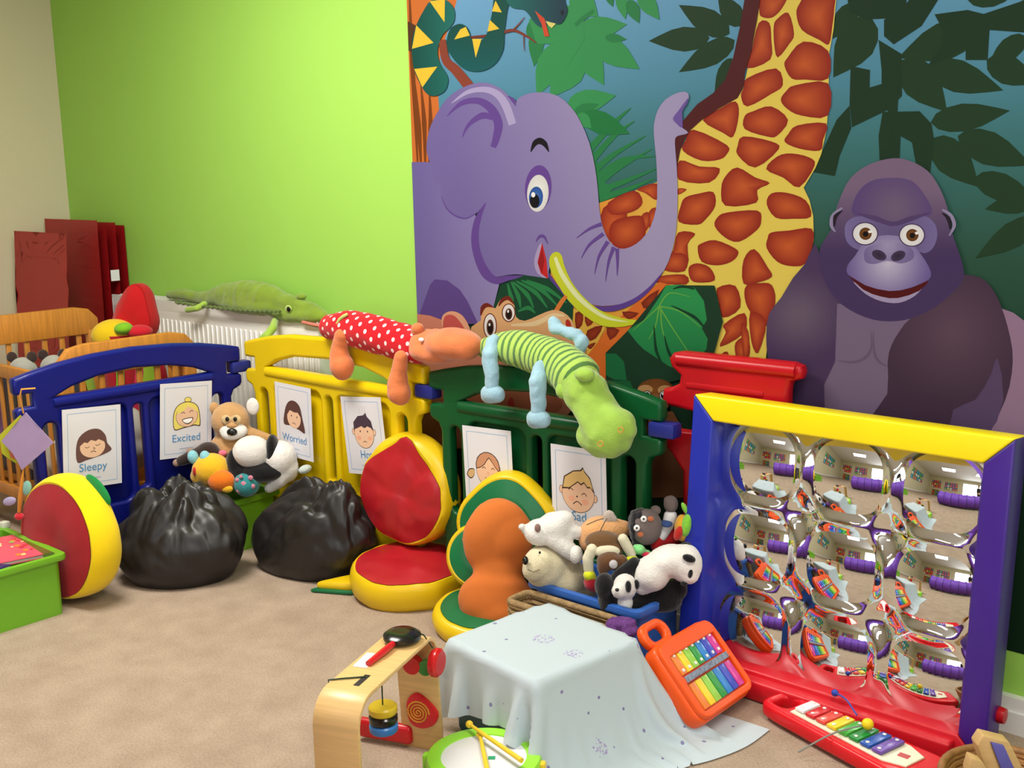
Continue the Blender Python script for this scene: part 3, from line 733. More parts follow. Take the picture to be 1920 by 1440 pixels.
    p.stroke([(985, 300), (1028, 330), (1045, 380), (1020, 432)], [8, 18, 18, 6], (150, 140, 176), '5'); p.stroke([(985, 318), (1016, 345), (1026, 400)], [4, 22, 6], (40, 30, 46), '5')
    done(p, 'gorilla')
mural()
# ------------------------------------------------------------------ playpen fence along the wall
P_blue = plastic('blue moulded plastic', (14, 22, 112)); P_yel = plastic('yellow moulded plastic', (222, 190, 10)); P_grn = plastic('green moulded plastic', (10, 78, 38)); P_red = plastic('red moulded plastic', (176, 16, 28))
P_clip = plastic('dark blue plastic clip', (34, 42, 120), .4)
def fence_panel(label, A, B, m, clip_right=True, zs=1.0):
    A = Vector((*A, 0)); B = Vector((*B, 0)); d = B - A; L = d.length
    t = thing('playpen_panel', label, 'fence panel', A, math.atan2(d.y, d.x), 'playpen fence panels')
    half = [(0, .738), (.004, .748), (.06, .762), (.16, .782), (.28, .796), (L / 2, .803)]
    left = [(.05, 0), (.05, .555), (.038, .58), (.008, .592), (0, .605), (0, .634), (.012, .644), (.062, .644), (.062, .69), (.006, .69), (0, .70)]
    outer = [(L - x, z) for x, z in reversed(left)]
    outer = left + half + [(L - x, z) for x, z in reversed(half[:-1])] + [(L - x, z) for x, z in reversed(left)]
    arch = [(.135, .664), (.20, .692), (.30, .716), (L / 2, .726), (L - .30, .716), (L - .20, .692), (L - .135, .664)]
    wl, wr = (.175, L / 2 - .045), (L / 2 + .045, L - .175)
    holes = [catmull(arch[1:-1], 1) and arch, rrect(.088, .135, .28, .575, .022), rrect(L / 2 - .019, L / 2 + .019, .27, .59, .018), rrect(L - .135, L - .088, .28, .575, .022), rrect(*wl, .235, .60, .03), rrect(*wr, .235, .60, .03)]
    plate('frame', outer, holes, .042, .011, m, t)
    for w in (wl, wr):
        MB().box(((w[0] + w[1]) / 2, .004, .4175), (w[1] - w[0] + .02, .014, .385)).build('inset_panel', m, t, bevel=.004)
    # rounded rail bead over the insets
    MB().tube([(.13, -.006, .643), (L / 2, -.009, .643), (L - .13, -.006, .643)], .022, 12).build('rail', m, t)
    if clip_right:
        MB().box((L, 0, .667), (.085, .05, .044)).build('clip', P_clip, t, bevel=.008)
    t.scale = (1, 1, zs)
    return t, L
JB0, JB1 = (-3.765, 1.655), (-3.725, 2.525)
JY0, JY1 = (-3.690, 2.548), (-2.700, 2.556)
JG0, JG1 = (-2.680, 2.556), (-1.792, 2.602)
panelB = fence_panel('blue playpen panel with the sleepy and excited posters', JB0, JB1, P_blue, zs=.972)
panelY = fence_panel('yellow playpen panel with an arched top in front of the radiator', JY0, JY1, P_yel)
panelG = fence_panel('dark green playpen panel below the striped hippo', JG0, JG1, P_grn, zs=.985)
# shorter, taller red end panel behind the mirror
def red_panel():
    t = thing('playpen_panel', 'red playpen panel standing behind the mirror frame', 'fence panel', (-1.852, 2.690, 0), math.atan2(.02, .4), 'playpen fence panels')
    outer = [(.07, 0), (.07, .52), (.03, .57), (.0, .60), (0, .628), (.012, .64), (.07, .64), (.10, .64), (.10, .70), (.05, .705), (.008, .708), (0, .725), (.004, .755), (.03, .763), (.055, .775), (.06, .80), (.03, .822), (.022, .845), (.035, .862), (.06, .868), (.40, .868), (.425, .86), (.43, .845), (.425, .826), (.395, .815), (.39, .79), (.39, 0)]
    plate('frame', outer, [rrect(.15, .31, .10, .50, .03)], .042, .012, P_red, t)
    MB().tube([(.05, -.012, .845), (.41, -.012, .845)], .02, 12).build('top_rail', P_red, t)
    MB().box((.23, .004, .30), (.18, .012, .42)).build('inset_panel', P_red, t, bevel=.003)
    MB().box((.20, -.018, .775), (.24, .014, .018)).build('rib', P_red, t, bevel=.005)
red_panel()

# ------------------------------------------------------------------ feelings posters
M_paper = mat('laminated white paper', (222, 220, 226), .3, coat=.3)
M_print = vcol_mat('poster print', .35)
M_ink = mat('blue lettering', (72, 140, 192), .4)
SKIN = (232, 190, 158)
def poster(panel, xc, zc, tilt, word, draw, label, lean=0.0, w=.212, h=.30, wcol=None):
    fr = panel
    M = fr.matrix_world if False else Matrix.Translation(fr.location) @ Matrix.Rotation(fr.rotation_euler.z, 4, 'Z')
    loc = M @ Vector((xc, -.0345, zc - h / 2))
    me = bpy.data.meshes.new('poster')
    b = MB().box((0, 0, h / 2), (w, .0012, h)); b.bm.to_mesh(me); b.bm.free()
    o = link('poster', me, M_paper)
    tag(o, label, 'poster', 'feelings posters on the playpen fence')
    o.matrix_world = Matrix.Translation(loc) @ Matrix.Rotation(fr.rotation_euler.z, 4, 'Z') @ Matrix.Rotation(math.radians(tilt), 4, 'Y') @ Matrix.Rotation(math.radians(lean), 4, 'X')
    # print units: 212 x 300, origin top left
    pr = Print(lambda x, y, l: Vector(((x / 212 - .5) * w, -.0009 - .00004 * l, h * (1 - y / 300))))
    bd = [(18, 18), (194, 18), (194, 282), (18, 282), (18, 19)]
    for a, c in zip(bd, bd[1:]): pr.stroke([a, c], 2, (150, 182, 214))
    draw(pr)
    if word != 'Sad': pr.poly([(78, 262), (134, 262), (134, 265), (78, 265)], (176, 186, 204))
    pr.build('picture', M_print, o)
    if word:
        tm = text_mesh(word, .040)
        tm.transform(Matrix.Translation((0, -.0016, h * (1 - 236 / 300))) @ Matrix.Rotation(PI / 2, 4, 'X'))
        link('lettering', tm, M_ink, o)
    return o
LN = (70, 50, 44)
def eyes_closed(p, y=138):
    p.stroke([(78, y), (86, y + 4), (95, y)], 2, LN); p.stroke([(116, y - 4), (125, y - 1), (134, y - 7)], 2, LN)
def face(p, cx, cy, rx, ry, out=True):
    if out: p.ell(cx, cy, rx + 1.5, ry + 1.5, LN)
    p.ell(cx, cy, rx, ry, SKIN)
def d_sleepy(p):
    B = (106, 76, 70)
    p.poly([(50, 200), (46, 150), (58, 108), (92, 84), (130, 84), (154, 110), (160, 140), (176, 166), (150, 180), (110, 190), (80, 196)], B, sm=3)
    face(p, 106, 148, 46, 40, False)
    p.poly([(56, 142), (62, 112), (92, 94), (128, 92), (150, 112), (154, 136), (128, 122), (118, 128), (100, 122), (88, 132), (76, 128), (64, 138)], B)
    eyes_closed(p, 146); p.stroke([(98, 168), (108, 164), (118, 168)], 2.4, LN); p.stroke([(108, 150), (114, 155), (108, 158)], 2, LN)
def d_excited(p):
    Yh = (232, 214, 110)
    p.ell(112, 70, 15, 11, LN); p.ell(112, 70, 13, 9, Yh)
    p.poly([(56, 186), (52, 130), (68, 92), (108, 76), (146, 90), (160, 120), (164, 178), (140, 176), (90, 184)], LN, sm=3)
    p.poly([(58, 183), (55, 130), (70, 94), (108, 79), (144, 92), (157, 120), (161, 174), (140, 172), (90, 180)], Yh, sm=3)
    face(p, 108, 136, 44, 42)
    p.poly([(66, 126), (74, 98), (106, 86), (140, 98), (150, 120), (130, 104), (112, 96), (96, 112)], Yh)
    p.stroke([(84, 124), (92, 118), (100, 124)], 2.4, LN); p.stroke([(118, 122), (126, 114), (134, 118)], 2.4, LN)
    p.poly([(88, 148), (132, 142), (126, 162), (106, 168)], LN, sm=3); p.poly([(91, 150), (129, 145), (124, 159), (106, 164)], (250, 248, 246), sm=3)
def d_worried(p):
    B = (92, 62, 58)
    p.poly([(46, 168), (56, 110), (78, 74), (112, 64), (144, 82), (158, 130), (170, 188), (140, 182), (90, 170)], B, sm=3)
    face(p, 108, 136, 40, 42, False)
    p.poly([(66, 130), (72, 94), (110, 78), (142, 96), (150, 130), (132, 110), (110, 112), (86, 106)], B)
    p.ell(94, 128, 3, 3.6, LN); p.ell(126, 130, 3, 3.6, LN); p.stroke([(98, 160), (108, 156), (118, 162)], 2.4, LN)
def d_hot(p):
    B = (74, 58, 70)
    for x in (92, 106, 120): p.stroke([(x, 36), (x + 5, 46), (x, 56), (x + 4, 66)], 1.6, (196, 190, 196))
    p.ell(52, 134, 9, 13, LN); p.ell(52, 134, 7.5, 11.5, SKIN); p.ell(160, 134, 9, 13, LN); p.ell(160, 134, 7.5, 11.5, SKIN)
    face(p, 106, 142, 50, 54)
    p.poly([(54, 136), (56, 98), (82, 74), (112, 70), (126, 60), (130, 74), (150, 92), (158, 132), (146, 118), (128, 112), (112, 120), (96, 112), (76, 120), (62, 124)], B)
    p.ell(88, 132, 3, 4, LN); p.ell(126, 132, 3, 4, LN); p.stroke([(98, 174), (108, 170), (118, 174)], 2.4, LN); p.ell(78, 158, 12, 8, (232, 168, 138)); p.ell(136, 158, 12, 8, (232, 168, 138))
def d_happy(p):
    B = (196, 142, 110)
    for x, s in ((44, -1), (168, 1)):
        p.poly([(x, 148), (x + s * 22, 150), (x + s * 34, 172), (x + s * 16, 184), (x, 168)], LN, sm=3); p.poly([(x, 151), (x + s * 20, 153), (x + s * 30, 171), (x + s * 15, 180), (x, 166)], (206, 170, 120), sm=3)
    face(p, 106, 150, 50, 52)
    p.poly([(54, 146), (60, 106), (92, 84), (126, 86), (152, 108), (160, 150), (136, 132), (112, 104), (92, 128)], LN, sm=2); p.poly([(57, 142), (63, 108), (92, 87), (126, 89), (149, 110), (156, 144), (136, 128), (112, 100), (90, 126)], B, sm=2)
    p.stroke([(80, 142), (88, 136), (96, 142)], 2.4, LN); p.stroke([(120, 142), (128, 136), (136, 142)], 2.4, LN); p.stroke([(92, 172), (108, 180), (124, 172)], 2.6, LN); p.ell(106, 156, 4, 5, (222, 172, 140))
def d_sad(p):
    B = (222, 186, 120)
    p.ell(40, 142, 10, 13, LN); p.ell(40, 142, 8.5, 11.5, SKIN); p.ell(168, 156, 10, 13, LN); p.ell(168, 156, 8.5, 11.5, SKIN)
    face(p, 104, 148, 62, 60)
    p.poly([(42, 140), (50, 98), (86, 76), (116, 70), (124, 60), (130, 72), (152, 92), (166, 140), (152, 124), (140, 126), (128, 112), (116, 120), (104, 112), (70, 136)], LN); p.poly([(46, 134), (54, 100), (88, 79), (118, 74), (125, 66), (130, 76), (150, 95), (162, 130), (150, 120), (140, 121), (128, 107), (116, 115), (104, 108), (70, 132)], B)
    p.stroke([(66, 140), (76, 134), (86, 140)], 2.6, LN); p.stroke([(118, 150), (128, 144), (138, 152)], 2.6, LN); p.stroke([(84, 184), (100, 174), (118, 184)], 3, LN)
    p.ell(100, 158, 3, 3, LN); p.ell(78, 166, 12, 9, (236, 172, 144)); p.ell(130, 172, 12, 9, (236, 172, 144))
poster(panelB[0], .235, .452, 4, 'Sleepy', d_sleepy, 'white poster of a brown haired girl asleep reading Sleepy', h=.285)
poster(panelB[0], .60, .487, 5, 'Excited', d_excited, 'white poster of a grinning blonde girl reading Excited', h=.28)
poster(panelY[0], .305, .478, 1, 'Worried', d_worried, 'white poster of a dark haired girl reading Worried', h=.275)
poster(panelY[0], .715, .48, -6, 'Hot', d_hot, 'white poster of a hot looking dark haired boy beside the red tulip chair', h=.275)
poster(panelG[0], .268, .445, -2, 'Happy', d_happy, 'white poster of a smiling girl with pigtails on the green panel', w=.20, h=.28)
poster(panelG[0], .617, .43, -1, 'Sad', d_sad, 'white poster of a frowning blond boy reading Sad', w=.20, h=.285)

# ------------------------------------------------------------------ radiator
def radiator():
    x0, x1 = PY(212, 556, 2.66).x, PY(596, 608, 2.66).x
    t = thing('radiator', 'long white panel radiator below the green wall', 'radiator', ((x0 + x1) / 2, 2.701, 0)); W = x1 - x0
    M_rad = mat('white radiator enamel', (222, 220, 214), .3)
    MB().box((0, -.038, .50), (W, .016, .60)).box((0, .03, .50), (W, .016, .60)).build('panel', M_rad, t, bevel=.004)
    g = MB().box((0, -.041, .822), (W + .006, .008, .045)).box((0, .043, .822), (W + .006, .008, .045)).box((0, 0, .838), (W, .004, .012))
    for i in range(60): g.box((-W / 2 + W * (i + .5) / 60, 0, .838), (.006, .084, .008))
    g.build('top_grille', M_rad, t, sm=False)
    for s in (-1, 1): MB().box((s * W / 2, 0, .50), (.010, .092, .66)).build('side_panel', M_rad, t, bevel=.003)
    f = MB(); n = int(W / .0333)
    for i in range(n): f.box((-W / 2 + W * (i + .5) / n, -.047, .495), (.017, .010, .54))
    o = f.build('fins', M_rad, t, bevel=.003, seg=1); o['kind'] = 'stuff'
    for s in (-1, 1):
        MB().tube([(s * (W / 2 - .06), 0, .2), (s * (W / 2 - .06), 0, 0)], .011, 10).build('pipe', M_rad, t)
        MB().box((s * (W / 2 - .1), .047, .5), (.03, .02, .5)).build('wall_bracket', M_rad, t)
radiator()

# ------------------------------------------------------------------ red gym mats in the corner
V_mat = vinyl('red vinyl mat cover', (156, 18, 24), .42)
def gym_mats():
    labs = ['red vinyl gym mat flat against the green wall', 'red vinyl gym mat second from the green wall', 'red vinyl gym mat in the middle of the stack', 'red vinyl gym mat second from the front of the stack', 'creased red vinyl gym mat leaning in front of the stack']
    for k in range(5):
        th = .05; y = 2.752 - .053 * k
        lean = [0, 0.2, 0.4, 0.7, 4.0][k]
        xr = (-4.90, -4.89, -4.885, -4.875, -4.84)[k]; w = .5; x = xr - w / 2
        if k == 4: y -= .16
        hgt = 1.165 + (0, .015, .0, .03, -.015)[k]
        b = MB(); nx, nz = 8, 22
        # soft slab with dents
        bm = b.bm
        bmesh.ops.create_grid(bm, x_segments=nx, y_segments=nz, size=.5)
        fr = []
        me = bpy.data.meshes.new('gym_mat')
        for v in bm.verts: v.co = Vector((v.co.x * w, 0, (v.co.y + .5) * hgt))
        g = bmesh.ops.solidify(bm, geom=bm.faces[:], thickness=th)
        es = [e for e in bm.edges if len(e.link_faces) == 2 and e.calc_face_angle(0) > .8]
        bmesh.ops.bevel(bm, geom=es, offset=.012, segments=3, affect='EDGES', profile=.5)
        for v in bm.verts:
            n_ = noise.noise(Vector((v.co.x * 3 + k * 9, v.co.y * 4, v.co.z * 5))) * .001
            fold = 0
            if k == 4:
                for zf, a in ((.86, .006), (.92, -.004), (.78, .005)): fold += a * math.exp(-((v.co.z - zf - .1 * v.co.x) / .018) ** 2)
            v.co.y += n_ + fold
        bm.normal_update(); bmesh.ops.recalc_face_normals(bm, faces=bm.faces[:]); bm.to_mesh(me); bm.free(); smooth(me, 1.0)
        o = link('gym_mat', me, V_mat); tag(o, labs[k], 'gym mat', 'red gym mats stacked in the corner')
        o.location = (x, y - (.02 if k == 4 else 0), 0); o.rotation_euler = (-math.radians(lean), 0, 0)
        if k == 2:
            MB().box((w / 2 + .002, th / 2, .93), (.002, .042, .05)).build('care_label', M_paper, o, sm=False)
gym_mats()

# ------------------------------------------------------------------ wooden cot behind the fence
W_cot = wood('orange varnished pine', (206, 134, 52), (30, 30, 2))
def cot():
    zt = .785
    xn, xf, yb, yf = -3.93, -4.68, 2.46, 1.90
    t = thing('cot', 'orange pine slatted cot beyond the blue panel', 'cot', ((xn + xf) / 2, (yf + yb) / 2, 0))
    hx = (xn - xf) / 2; hy = (yb - yf) / 2
    for s, nm in ((1, 'foot_board'), (-1, 'head_board')):
        x = s * hx; zt = .785 if s > 0 else .83
        pl = [(-hy, zt - .055), (-hy + .04, zt - .012), (-hy + .10, zt), (hy - .10, zt), (hy - .04, zt - .012), (hy, zt - .055), (hy, zt - .12), (-hy, zt - .12)]
        MX = Matrix.Translation((x, 0, 0)) @ Matrix.Rotation(PI / 2, 4, 'Z')
        b = MB().prism(pl, .032, MX)
        e = b.build(nm, W_cot, t, bevel=.005)
        for yy in (-hy + .025, hy - .025): MB().box((x, yy, (zt - .1) / 2), (.034, .05, zt - .1)).build('leg', W_cot, t, bevel=.004)
        MB().box((x, 0, .16), (.028, 2 * hy - .08, .07)).build('bottom_rail', W_cot, t, bevel=.004)
        n = max(5, int((2 * hy - .1) / .07))
        for i in range(n): MB().box((x, -hy + .05 + (2 * hy - .1) * (i + .5) / n, (zt - .12 + .19) / 2), (.013, .022, zt - .12 - .19)).build('slat', W_cot, t, bevel=.003)
    for s in (1, -1):
        y = s * (hy - .022); zr = .655 if s > 0 else .645
        MB().box((0, y, zr), (2 * hx - .03, .024, .05)).build('side_rail', W_cot, t, bevel=.005)
        MB().box((0, y, .16), (2 * hx - .03, .024, .05)).build('bottom_rail', W_cot, t, bevel=.005)
        n = int((2 * hx - .06) / .075)
        for i in range(n): MB().box((-hx + .03 + (2 * hx - .06) * (i + .5) / n, y, (zr + .16) / 2), (.02, .012, zr - .16 - .04)).build('slat', W_cot, t, bevel=.003)
    MB().box((0, 0, .20), (2 * hx - .07, 2 * hy - .09, .02)).build('base_board', W_cot, t)
    return (xn + xf) / 2, (yf + yb) / 2, hx, hy
COT = cot()
# ------------------------------------------------------------------ soft toys lying along the fence
M_black = plush('black plush', (16, 15, 18), 200, .4); M_wplush = plush('white plush', (226, 222, 216)); M_cream_pl = plush('cream plush', (218, 206, 172))
M_eye = mat('black glass eye', (8, 8, 10), .12); M_eyew = mat('white eye', (238, 236, 232), .3); M_nose = mat('black shiny nose', (14, 12, 12), .25)

def polytube(name, pts, m, parent, n=18, flat=1.0, label=None, caps=True, wr=.0):
    """tapering stuffed tube through (x,y,z,r) points, with rounded ends and a length attribute"""
    q = catmull(pts, 8, False)
    P = [Vector(p[:3]) for p in q]; R = [max(p[3], .001) for p in q]
    if caps:
        for end in (0, -1):
            d = (P[0] - P[1]).normalized() if end == 0 else (P[-1] - P[-2]).normalized()
            c = P[end].copy(); r = R[end]
            cap = [(c + d * r * math.sin(a) * .8, r * math.cos(a)) for a in (.3, .6, .9, 1.2, 1.45)]
            for cp, cr in cap:
                if end == 0: P.insert(0, cp); R.insert(0, cr)
                else: P.append(cp); R.append(cr)
    b = MB(); b.tube(P, R, n, attr=True, flat=flat)
    o = b.build(name, m, parent, label=label)
    if wr:
        me = o.data; nm = [v.normal.copy() for v in me.vertices]
        for v, nn in zip(me.vertices, nm): v.co += nn * (noise.noise(v.co * 22) * wr)
    return o

def crocodile():
    o = PY(470, 582, 2.68); o.z = .846
    f = Fr(o, 0)
    t = thing('toy_crocodile', 'long green plush crocodile lying on the radiator', 'plush toy', o, 0)
    G = plush('olive green plush', (118, 142, 42), 120, .35); G2 = plush('darker green plush', (88, 110, 34), 120, .35)
    Y = 0.0
    blob('body', [f.t([(318, 553, 8), (345, 552, 12), (372, 558, 12), (395, 561, 18), (425, 554, 24), (465, 553, 30), (500, 558, 28), (530, 568, 22), (560, 576, 20), (590, 586, 16), (615, 598, 9)], Y), f.e(470, 572, 70, 18, Y - .015, .05), f.e(555, 590, 55, 16, Y - .01, .04)], G, t, .008, 6, .001, wr=(14, .006))
    # scalloped seam
    pts = []
    for i in range(44):
        u = i / 43; px = 330 + (525 - 330) * u; py = 566 + 16 * u + (2.2 if i % 2 else 0) + 4 * math.sin(u * 3)
        c = f.p(px, py, Y - .062); pts.append((c.x, c.y, c.z, .006))
    polytube('seam_ruffle', pts, G2, t, 8, 1, caps=False)
    for q in ([(383, 571), (370, 578), (352, 581)], ):
        blob('foot', [f.t([(q[0][0], q[0][1], 7, -.05), (q[1][0], q[1][1], 6, -.075), (q[2][0], q[2][1], 6, -.08)])], plush('lime plush', (150, 180, 70), 120, .3), t, .004, 4)
    blob('foot', [f.t([(516, 602, 7, -.045), (512, 615, 8, -.095), (500, 630, 8, -.125), (490, 633, 5, -.135)])], plush('lime plush', (150, 180, 70), 120, .3), t, .004, 4)
    e = ball('eye', f.e(541, 579, 6, 7, Y - .045, .006), plush('pale lime plush', (170, 196, 92)), t); ball('pupil', f.e(541, 580, 3.6, 5, Y - .051, .004), M_eye, e)
    ball('nostril', f.e(609, 597, 3, 3, Y - .03), plush('pale lime plush', (170, 196, 92)), t)
    ball('brow', f.e(565, 556, 7, 6, Y), G, t)
    m = MB(); 
    pts = [f.p(570, 604, Y - .035), f.p(595, 610, Y - .03), f.p(617, 612, Y - .02)]
    polytube('lower_jaw', [(*p, .012) for p in pts], plush('pink mouth felt', (190, 110, 90)), t, 10, .6)
crocodile()

M_dots = None
def dotted(name, base, dot, period, around, r):
    m = mat(name, base, .9, (500, .2, .002), sheen=.15, spec=.2); nt = m.node_tree; b = nt.nodes['Principled BSDF']
    def node(op, x, y=None):
        n = nt.nodes.new('ShaderNodeMath'); n.operation = op
        for i, v in enumerate((x, y)):
            if v is None: continue
            if isinstance(v, (int, float)): n.inputs[i].default_value = v
            else: nt.links.new(v, n.inputs[i])
        return n.outputs[0]
    at = nt.nodes.new('ShaderNodeAttribute'); at.attribute_name = 't'; aa = nt.nodes.new('ShaderNodeAttribute'); aa.attribute_name = 'a'
    u = node('DIVIDE', at.outputs['Fac'], period); v = node('MULTIPLY', aa.outputs['Fac'], around)
    row = node('FLOOR', u); off = node('MULTIPLY', node('MODULO', row, 2.0), .5)
    du = node('SUBTRACT', node('FRACT', u), .5); dv = node('SUBTRACT', node('FRACT', node('ADD', v, off)), .5)
    d = node('ADD', node('MULTIPLY', du, du), node('MULTIPLY', dv, dv))
    c = node('LESS_THAN', d, r * r)
    mx = nt.nodes.new('ShaderNodeMix'); mx.data_type = 'RGBA'; mx.inputs[6].default_value = lin(base); mx.inputs[7].default_value = lin(dot)
    nt.links.new(c, mx.inputs[0]); nt.links.new(mx.outputs[2], b.inputs['Base Color'])
    return m
def striped(name, a, b_, period, duty=.5, rough=.9):
    m = mat(name, a, rough, (300, .25, .002), sheen=.2, spec=.2); nt = m.node_tree; b = nt.nodes['Principled BSDF']
    at = nt.nodes.new('ShaderNodeAttribute'); at.attribute_name = 't'
    d = nt.nodes.new('ShaderNodeMath'); d.operation = 'DIVIDE'; d.inputs[1].default_value = period
    fr = nt.nodes.new('ShaderNodeMath'); fr.operation = 'FRACT'
    c = nt.nodes.new('ShaderNodeMath'); c.operation = 'LESS_THAN'; c.inputs[1].default_value = duty
    mx = nt.nodes.new('ShaderNodeMix'); mx.data_type = 'RGBA'; mx.inputs[6].default_value = lin(a); mx.inputs[7].default_value = lin(b_)
    L = nt.links.new
    L(at.outputs['Fac'], d.inputs[0]); L(d.outputs[0], fr.inputs[0]); L(fr.outputs[0], c.inputs[0]); L(c.outputs[0], mx.inputs[0]); L(mx.outputs[2], b.inputs['Base Color'])
    return m

def red_hippo():
    o = PY(740, 660, 2.545); o.z = .80
    f = Fr(o, 0)
    t = thing('toy_hippo', 'orange plush hippo in a red polka dot suit lying over the yellow panel', 'plush toy', o, 0)
    D = dotted('red fabric with white dots', (196, 18, 32), (240, 214, 210), .033, 5.0, .2); O = plush('orange plush', (214, 120, 72), 160, .3)
    P = [(*f.p(x, y, yy), r) for x, y, r, yy in ((620, 613, .045, -.01), (655, 615, .060, -.01), (705, 627, .064, -.005), (750, 640, .062, 0), (785, 650, .056, 0))]
    polytube('body', P, D, t, 28, 1, wr=.004)
    blob('head', [f.e(805, 648, 28, 32, 0), f.e(850, 644, 46, 30, -.005), f.e(872, 648, 27, 27, -.01), f.e(815, 660, 40, 22, -.01)], O, t, .008, 8, wr=(10, .006))
    blob('ear', [f.e(783, 616, 9, 11, -.03), f.e(781, 622, 8, 8, -.03)], O, t, .004, 3)
    blob('ear', [f.e(818, 622, 10, 6, .03)], O, t, .004, 3)
    for (a, yy) in (((790, 637), -.062),): 
        e = ball('eye', f.e(a[0], a[1], 4, 4, yy), M_eyew, t)
    for pts in ([(641, 630, 15), (636, 652, 16), (637, 672, 20), (641, 686, 24), (642, 694, 20)], [(752, 670, 14), (748, 698, 16), (746, 722, 21), (748, 736, 23), (751, 742, 19)]):
        blob('leg', [f.t([(x, y, r, -.062) for x, y, r in pts])], O, t, .006, 5)
    tl = [f.p(630, 613, -.06), f.p(638, 598, -.058), f.p(650, 590, -.05)]
    polytube('collar_tape', [(*p, .006) for p in tl], plush('pale green felt', (190, 200, 110)), t, 8)
red_hippo()

def striped_hippo():
    o = PY(1000, 690, 2.58); o.z = .79
    f = Fr(o, 0)
    t = thing('toy_hippo', 'green striped plush hippo hanging head down over the green panel', 'plush toy', o, 0)
    S = striped('green striped jersey', (168, 200, 92), (84, 124, 66), .026, .40); Gp = plush('lime green plush', (150, 186, 76), 160, .3); Bp = plush('pale blue plush', (150, 186, 202), 160, .3)
    body = [(*f.p(x, y, yy), r) for x, y, r, yy in ((908, 654, .030, -.005), (935, 651, .045, -.01), (975, 655, .056, -.015), (1020, 668, .062, -.02), (1055, 685, .066, -.045), (1082, 708, .07, -.075))]
    polytube('body', body, S, t, 22, 1, wr=.005)
    blob('head', [f.t([(1082, 712, 43, -.08), (1098, 735, 45, -.10), (1115, 765, 41, -.11), (1130, 790, 46, -.115), (1140, 812, 50, -.12)]), f.e(1122, 818, 34, 30, -.12), f.e(1156, 800, 32, 34, -.12)], Gp, t, .008, 8, wr=(16, .010))
    blob('ear', [f.e(1096, 702, 17, 14, -.145)], Gp, t, .005, 4); blob('ear', [f.e(1055, 733, 10, 16, -.135, rot=-25)], Gp, t, .005, 4)
    for x, y in ((1126, 832), (1164, 806)):
        MB().tube([f.p(x + 5 * math.cos(a), y + 5 * math.sin(a), -.205) for a in [2 * PI * i / 12 for i in range(12)]], .0016, 6, closed=True).build('nostril_stitch', fabric('orange stitching', (206, 150, 60)), t)
    for pts, nm in (([(926, 642, 16, -.05), (918, 668, 16, -.085), (922, 698, 15, -.09), (923, 728, 14, -.09)], 'leg'), ([(1014, 692, 17, -.10), (1007, 718, 17, -.13), (1009, 748, 16, -.13), (1009, 775, 14, -.13)], 'leg')):
        g = blob(nm, [f.t(pts)], Bp, t, .006, 5, wr=(30, .006))
        x, y, r, yy = pts[-1]
        blob('foot', [f.e(x + 1, y + 10, 20, 18, yy, .03), f.e(x - 6, y + 16, 13, 13, yy, .022), f.e(x + 8, y + 15, 13, 13, yy, .022)], Bp, g, .006, 5)
    blob('arm', [f.t([(1090, 655, 10, 0), (1092, 640, 14, .0), (1080, 628, 13, .0), (1060, 622, 12, .0), (1045, 615, 12, .0), (1038, 602, 10, .0)]), f.e(1042, 615, 12, 12, 0), f.e(1036, 606, 8, 9, 0)], Bp, t, .006, 4, wr=(30, .006))
striped_hippo()

# ------------------------------------------------------------------ cushions
def pad(parent, R, Rf, thick, mf, mr, M, names=('face', 'rim'), bulge=.02, wr=0.0, wrs=9, back=None, n=56, seed=0):
    """round cushion: front face inside outline Rf, piped edge, coloured side out to outline R and back"""
    def ring(fn, s, y): return [(fn(2 * PI * j / n) * s * math.cos(2 * PI * j / n), y, fn(2 * PI * j / n) * s * math.sin(2 * PI * j / n)) for j in range(n)]
    def mk(rings, nm, m, tip=True, tail=False):
        b = MB(); bm = b.bm; rv = []
        for r_ in rings:
            vs = []
            for (x, y, z) in r_:
                p = Vector((x, y, z))
                if wr:
                    q = Vector((x * wrs, z * wrs, seed)); w_ = noise.noise(q) + .5 * noise.noise(q * 2.3)
                    p.y += w_ * wr; p.x += .3 * wr * noise.noise(q * 1.7)
                vs.append(bm.verts.new(M @ p))
            rv.append(vs)
        for A, B in zip(rv, rv[1:]):
            for j in range(n): bm.faces.new((A[j], A[(j + 1) % n], B[(j + 1) % n], B[j]))
        if tip: bm.faces.new(rv[0])
        if tail: bm.faces.new(rv[-1])
        return b.build(nm, m, parent)
    h = thick / 2
    S = [.02, .12, .25, .4, .55, .7, .82, .92, .98, 1.0]
    fc = mk([ring(Rf, s, -h - bulge * (1 - s ** 2.5) - .006 * (1 - abs(2 * s - 1))) for s in S], names[0], mf)
    mixr = lambda k: (lambda th: Rf(th) + (R(th) - Rf(th)) * k)
    rings = [ring(Rf, 1.0, -h + .002)]
    for a in (15, 35, 55, 75, 90, 110, 130, 150, 170):
        a_ = math.radians(a); k = math.sin(a_); y = -h * math.cos(a_) * 1.0
        fn = mixr(k) if a <= 90 else (lambda th, k=k: R(th) * (.86 + .14 * k))
        rings.append(ring(fn, 1.0, y))
    bk = [ring(lambda th: R(th) * .86, s, h + .01 * (1 - s)) for s in (.9, .6, .3, .05)]
    mk(rings + (bk if back is None else []), names[1], mr, tip=False, tail=True)
    if back is not None: mk([ring(lambda th: R(th) * .9, 1, h * .98)] + bk, 'back', back, tip=False, tail=True)
    return fc
V_red = vinyl('red vinyl', (172, 26, 36), .36); V_yel = vinyl('yellow vinyl', (226, 190, 16), .36); V_grn = vinyl('green vinyl', (8, 106, 60), .36)
F_red = fabric('red felt', (168, 22, 32)); F_yel = fabric('yellow felt', (240, 206, 16)); F_grn = fabric('green felt', (24, 128, 60)); F_or = fabric('orange cotton', (206, 112, 48))

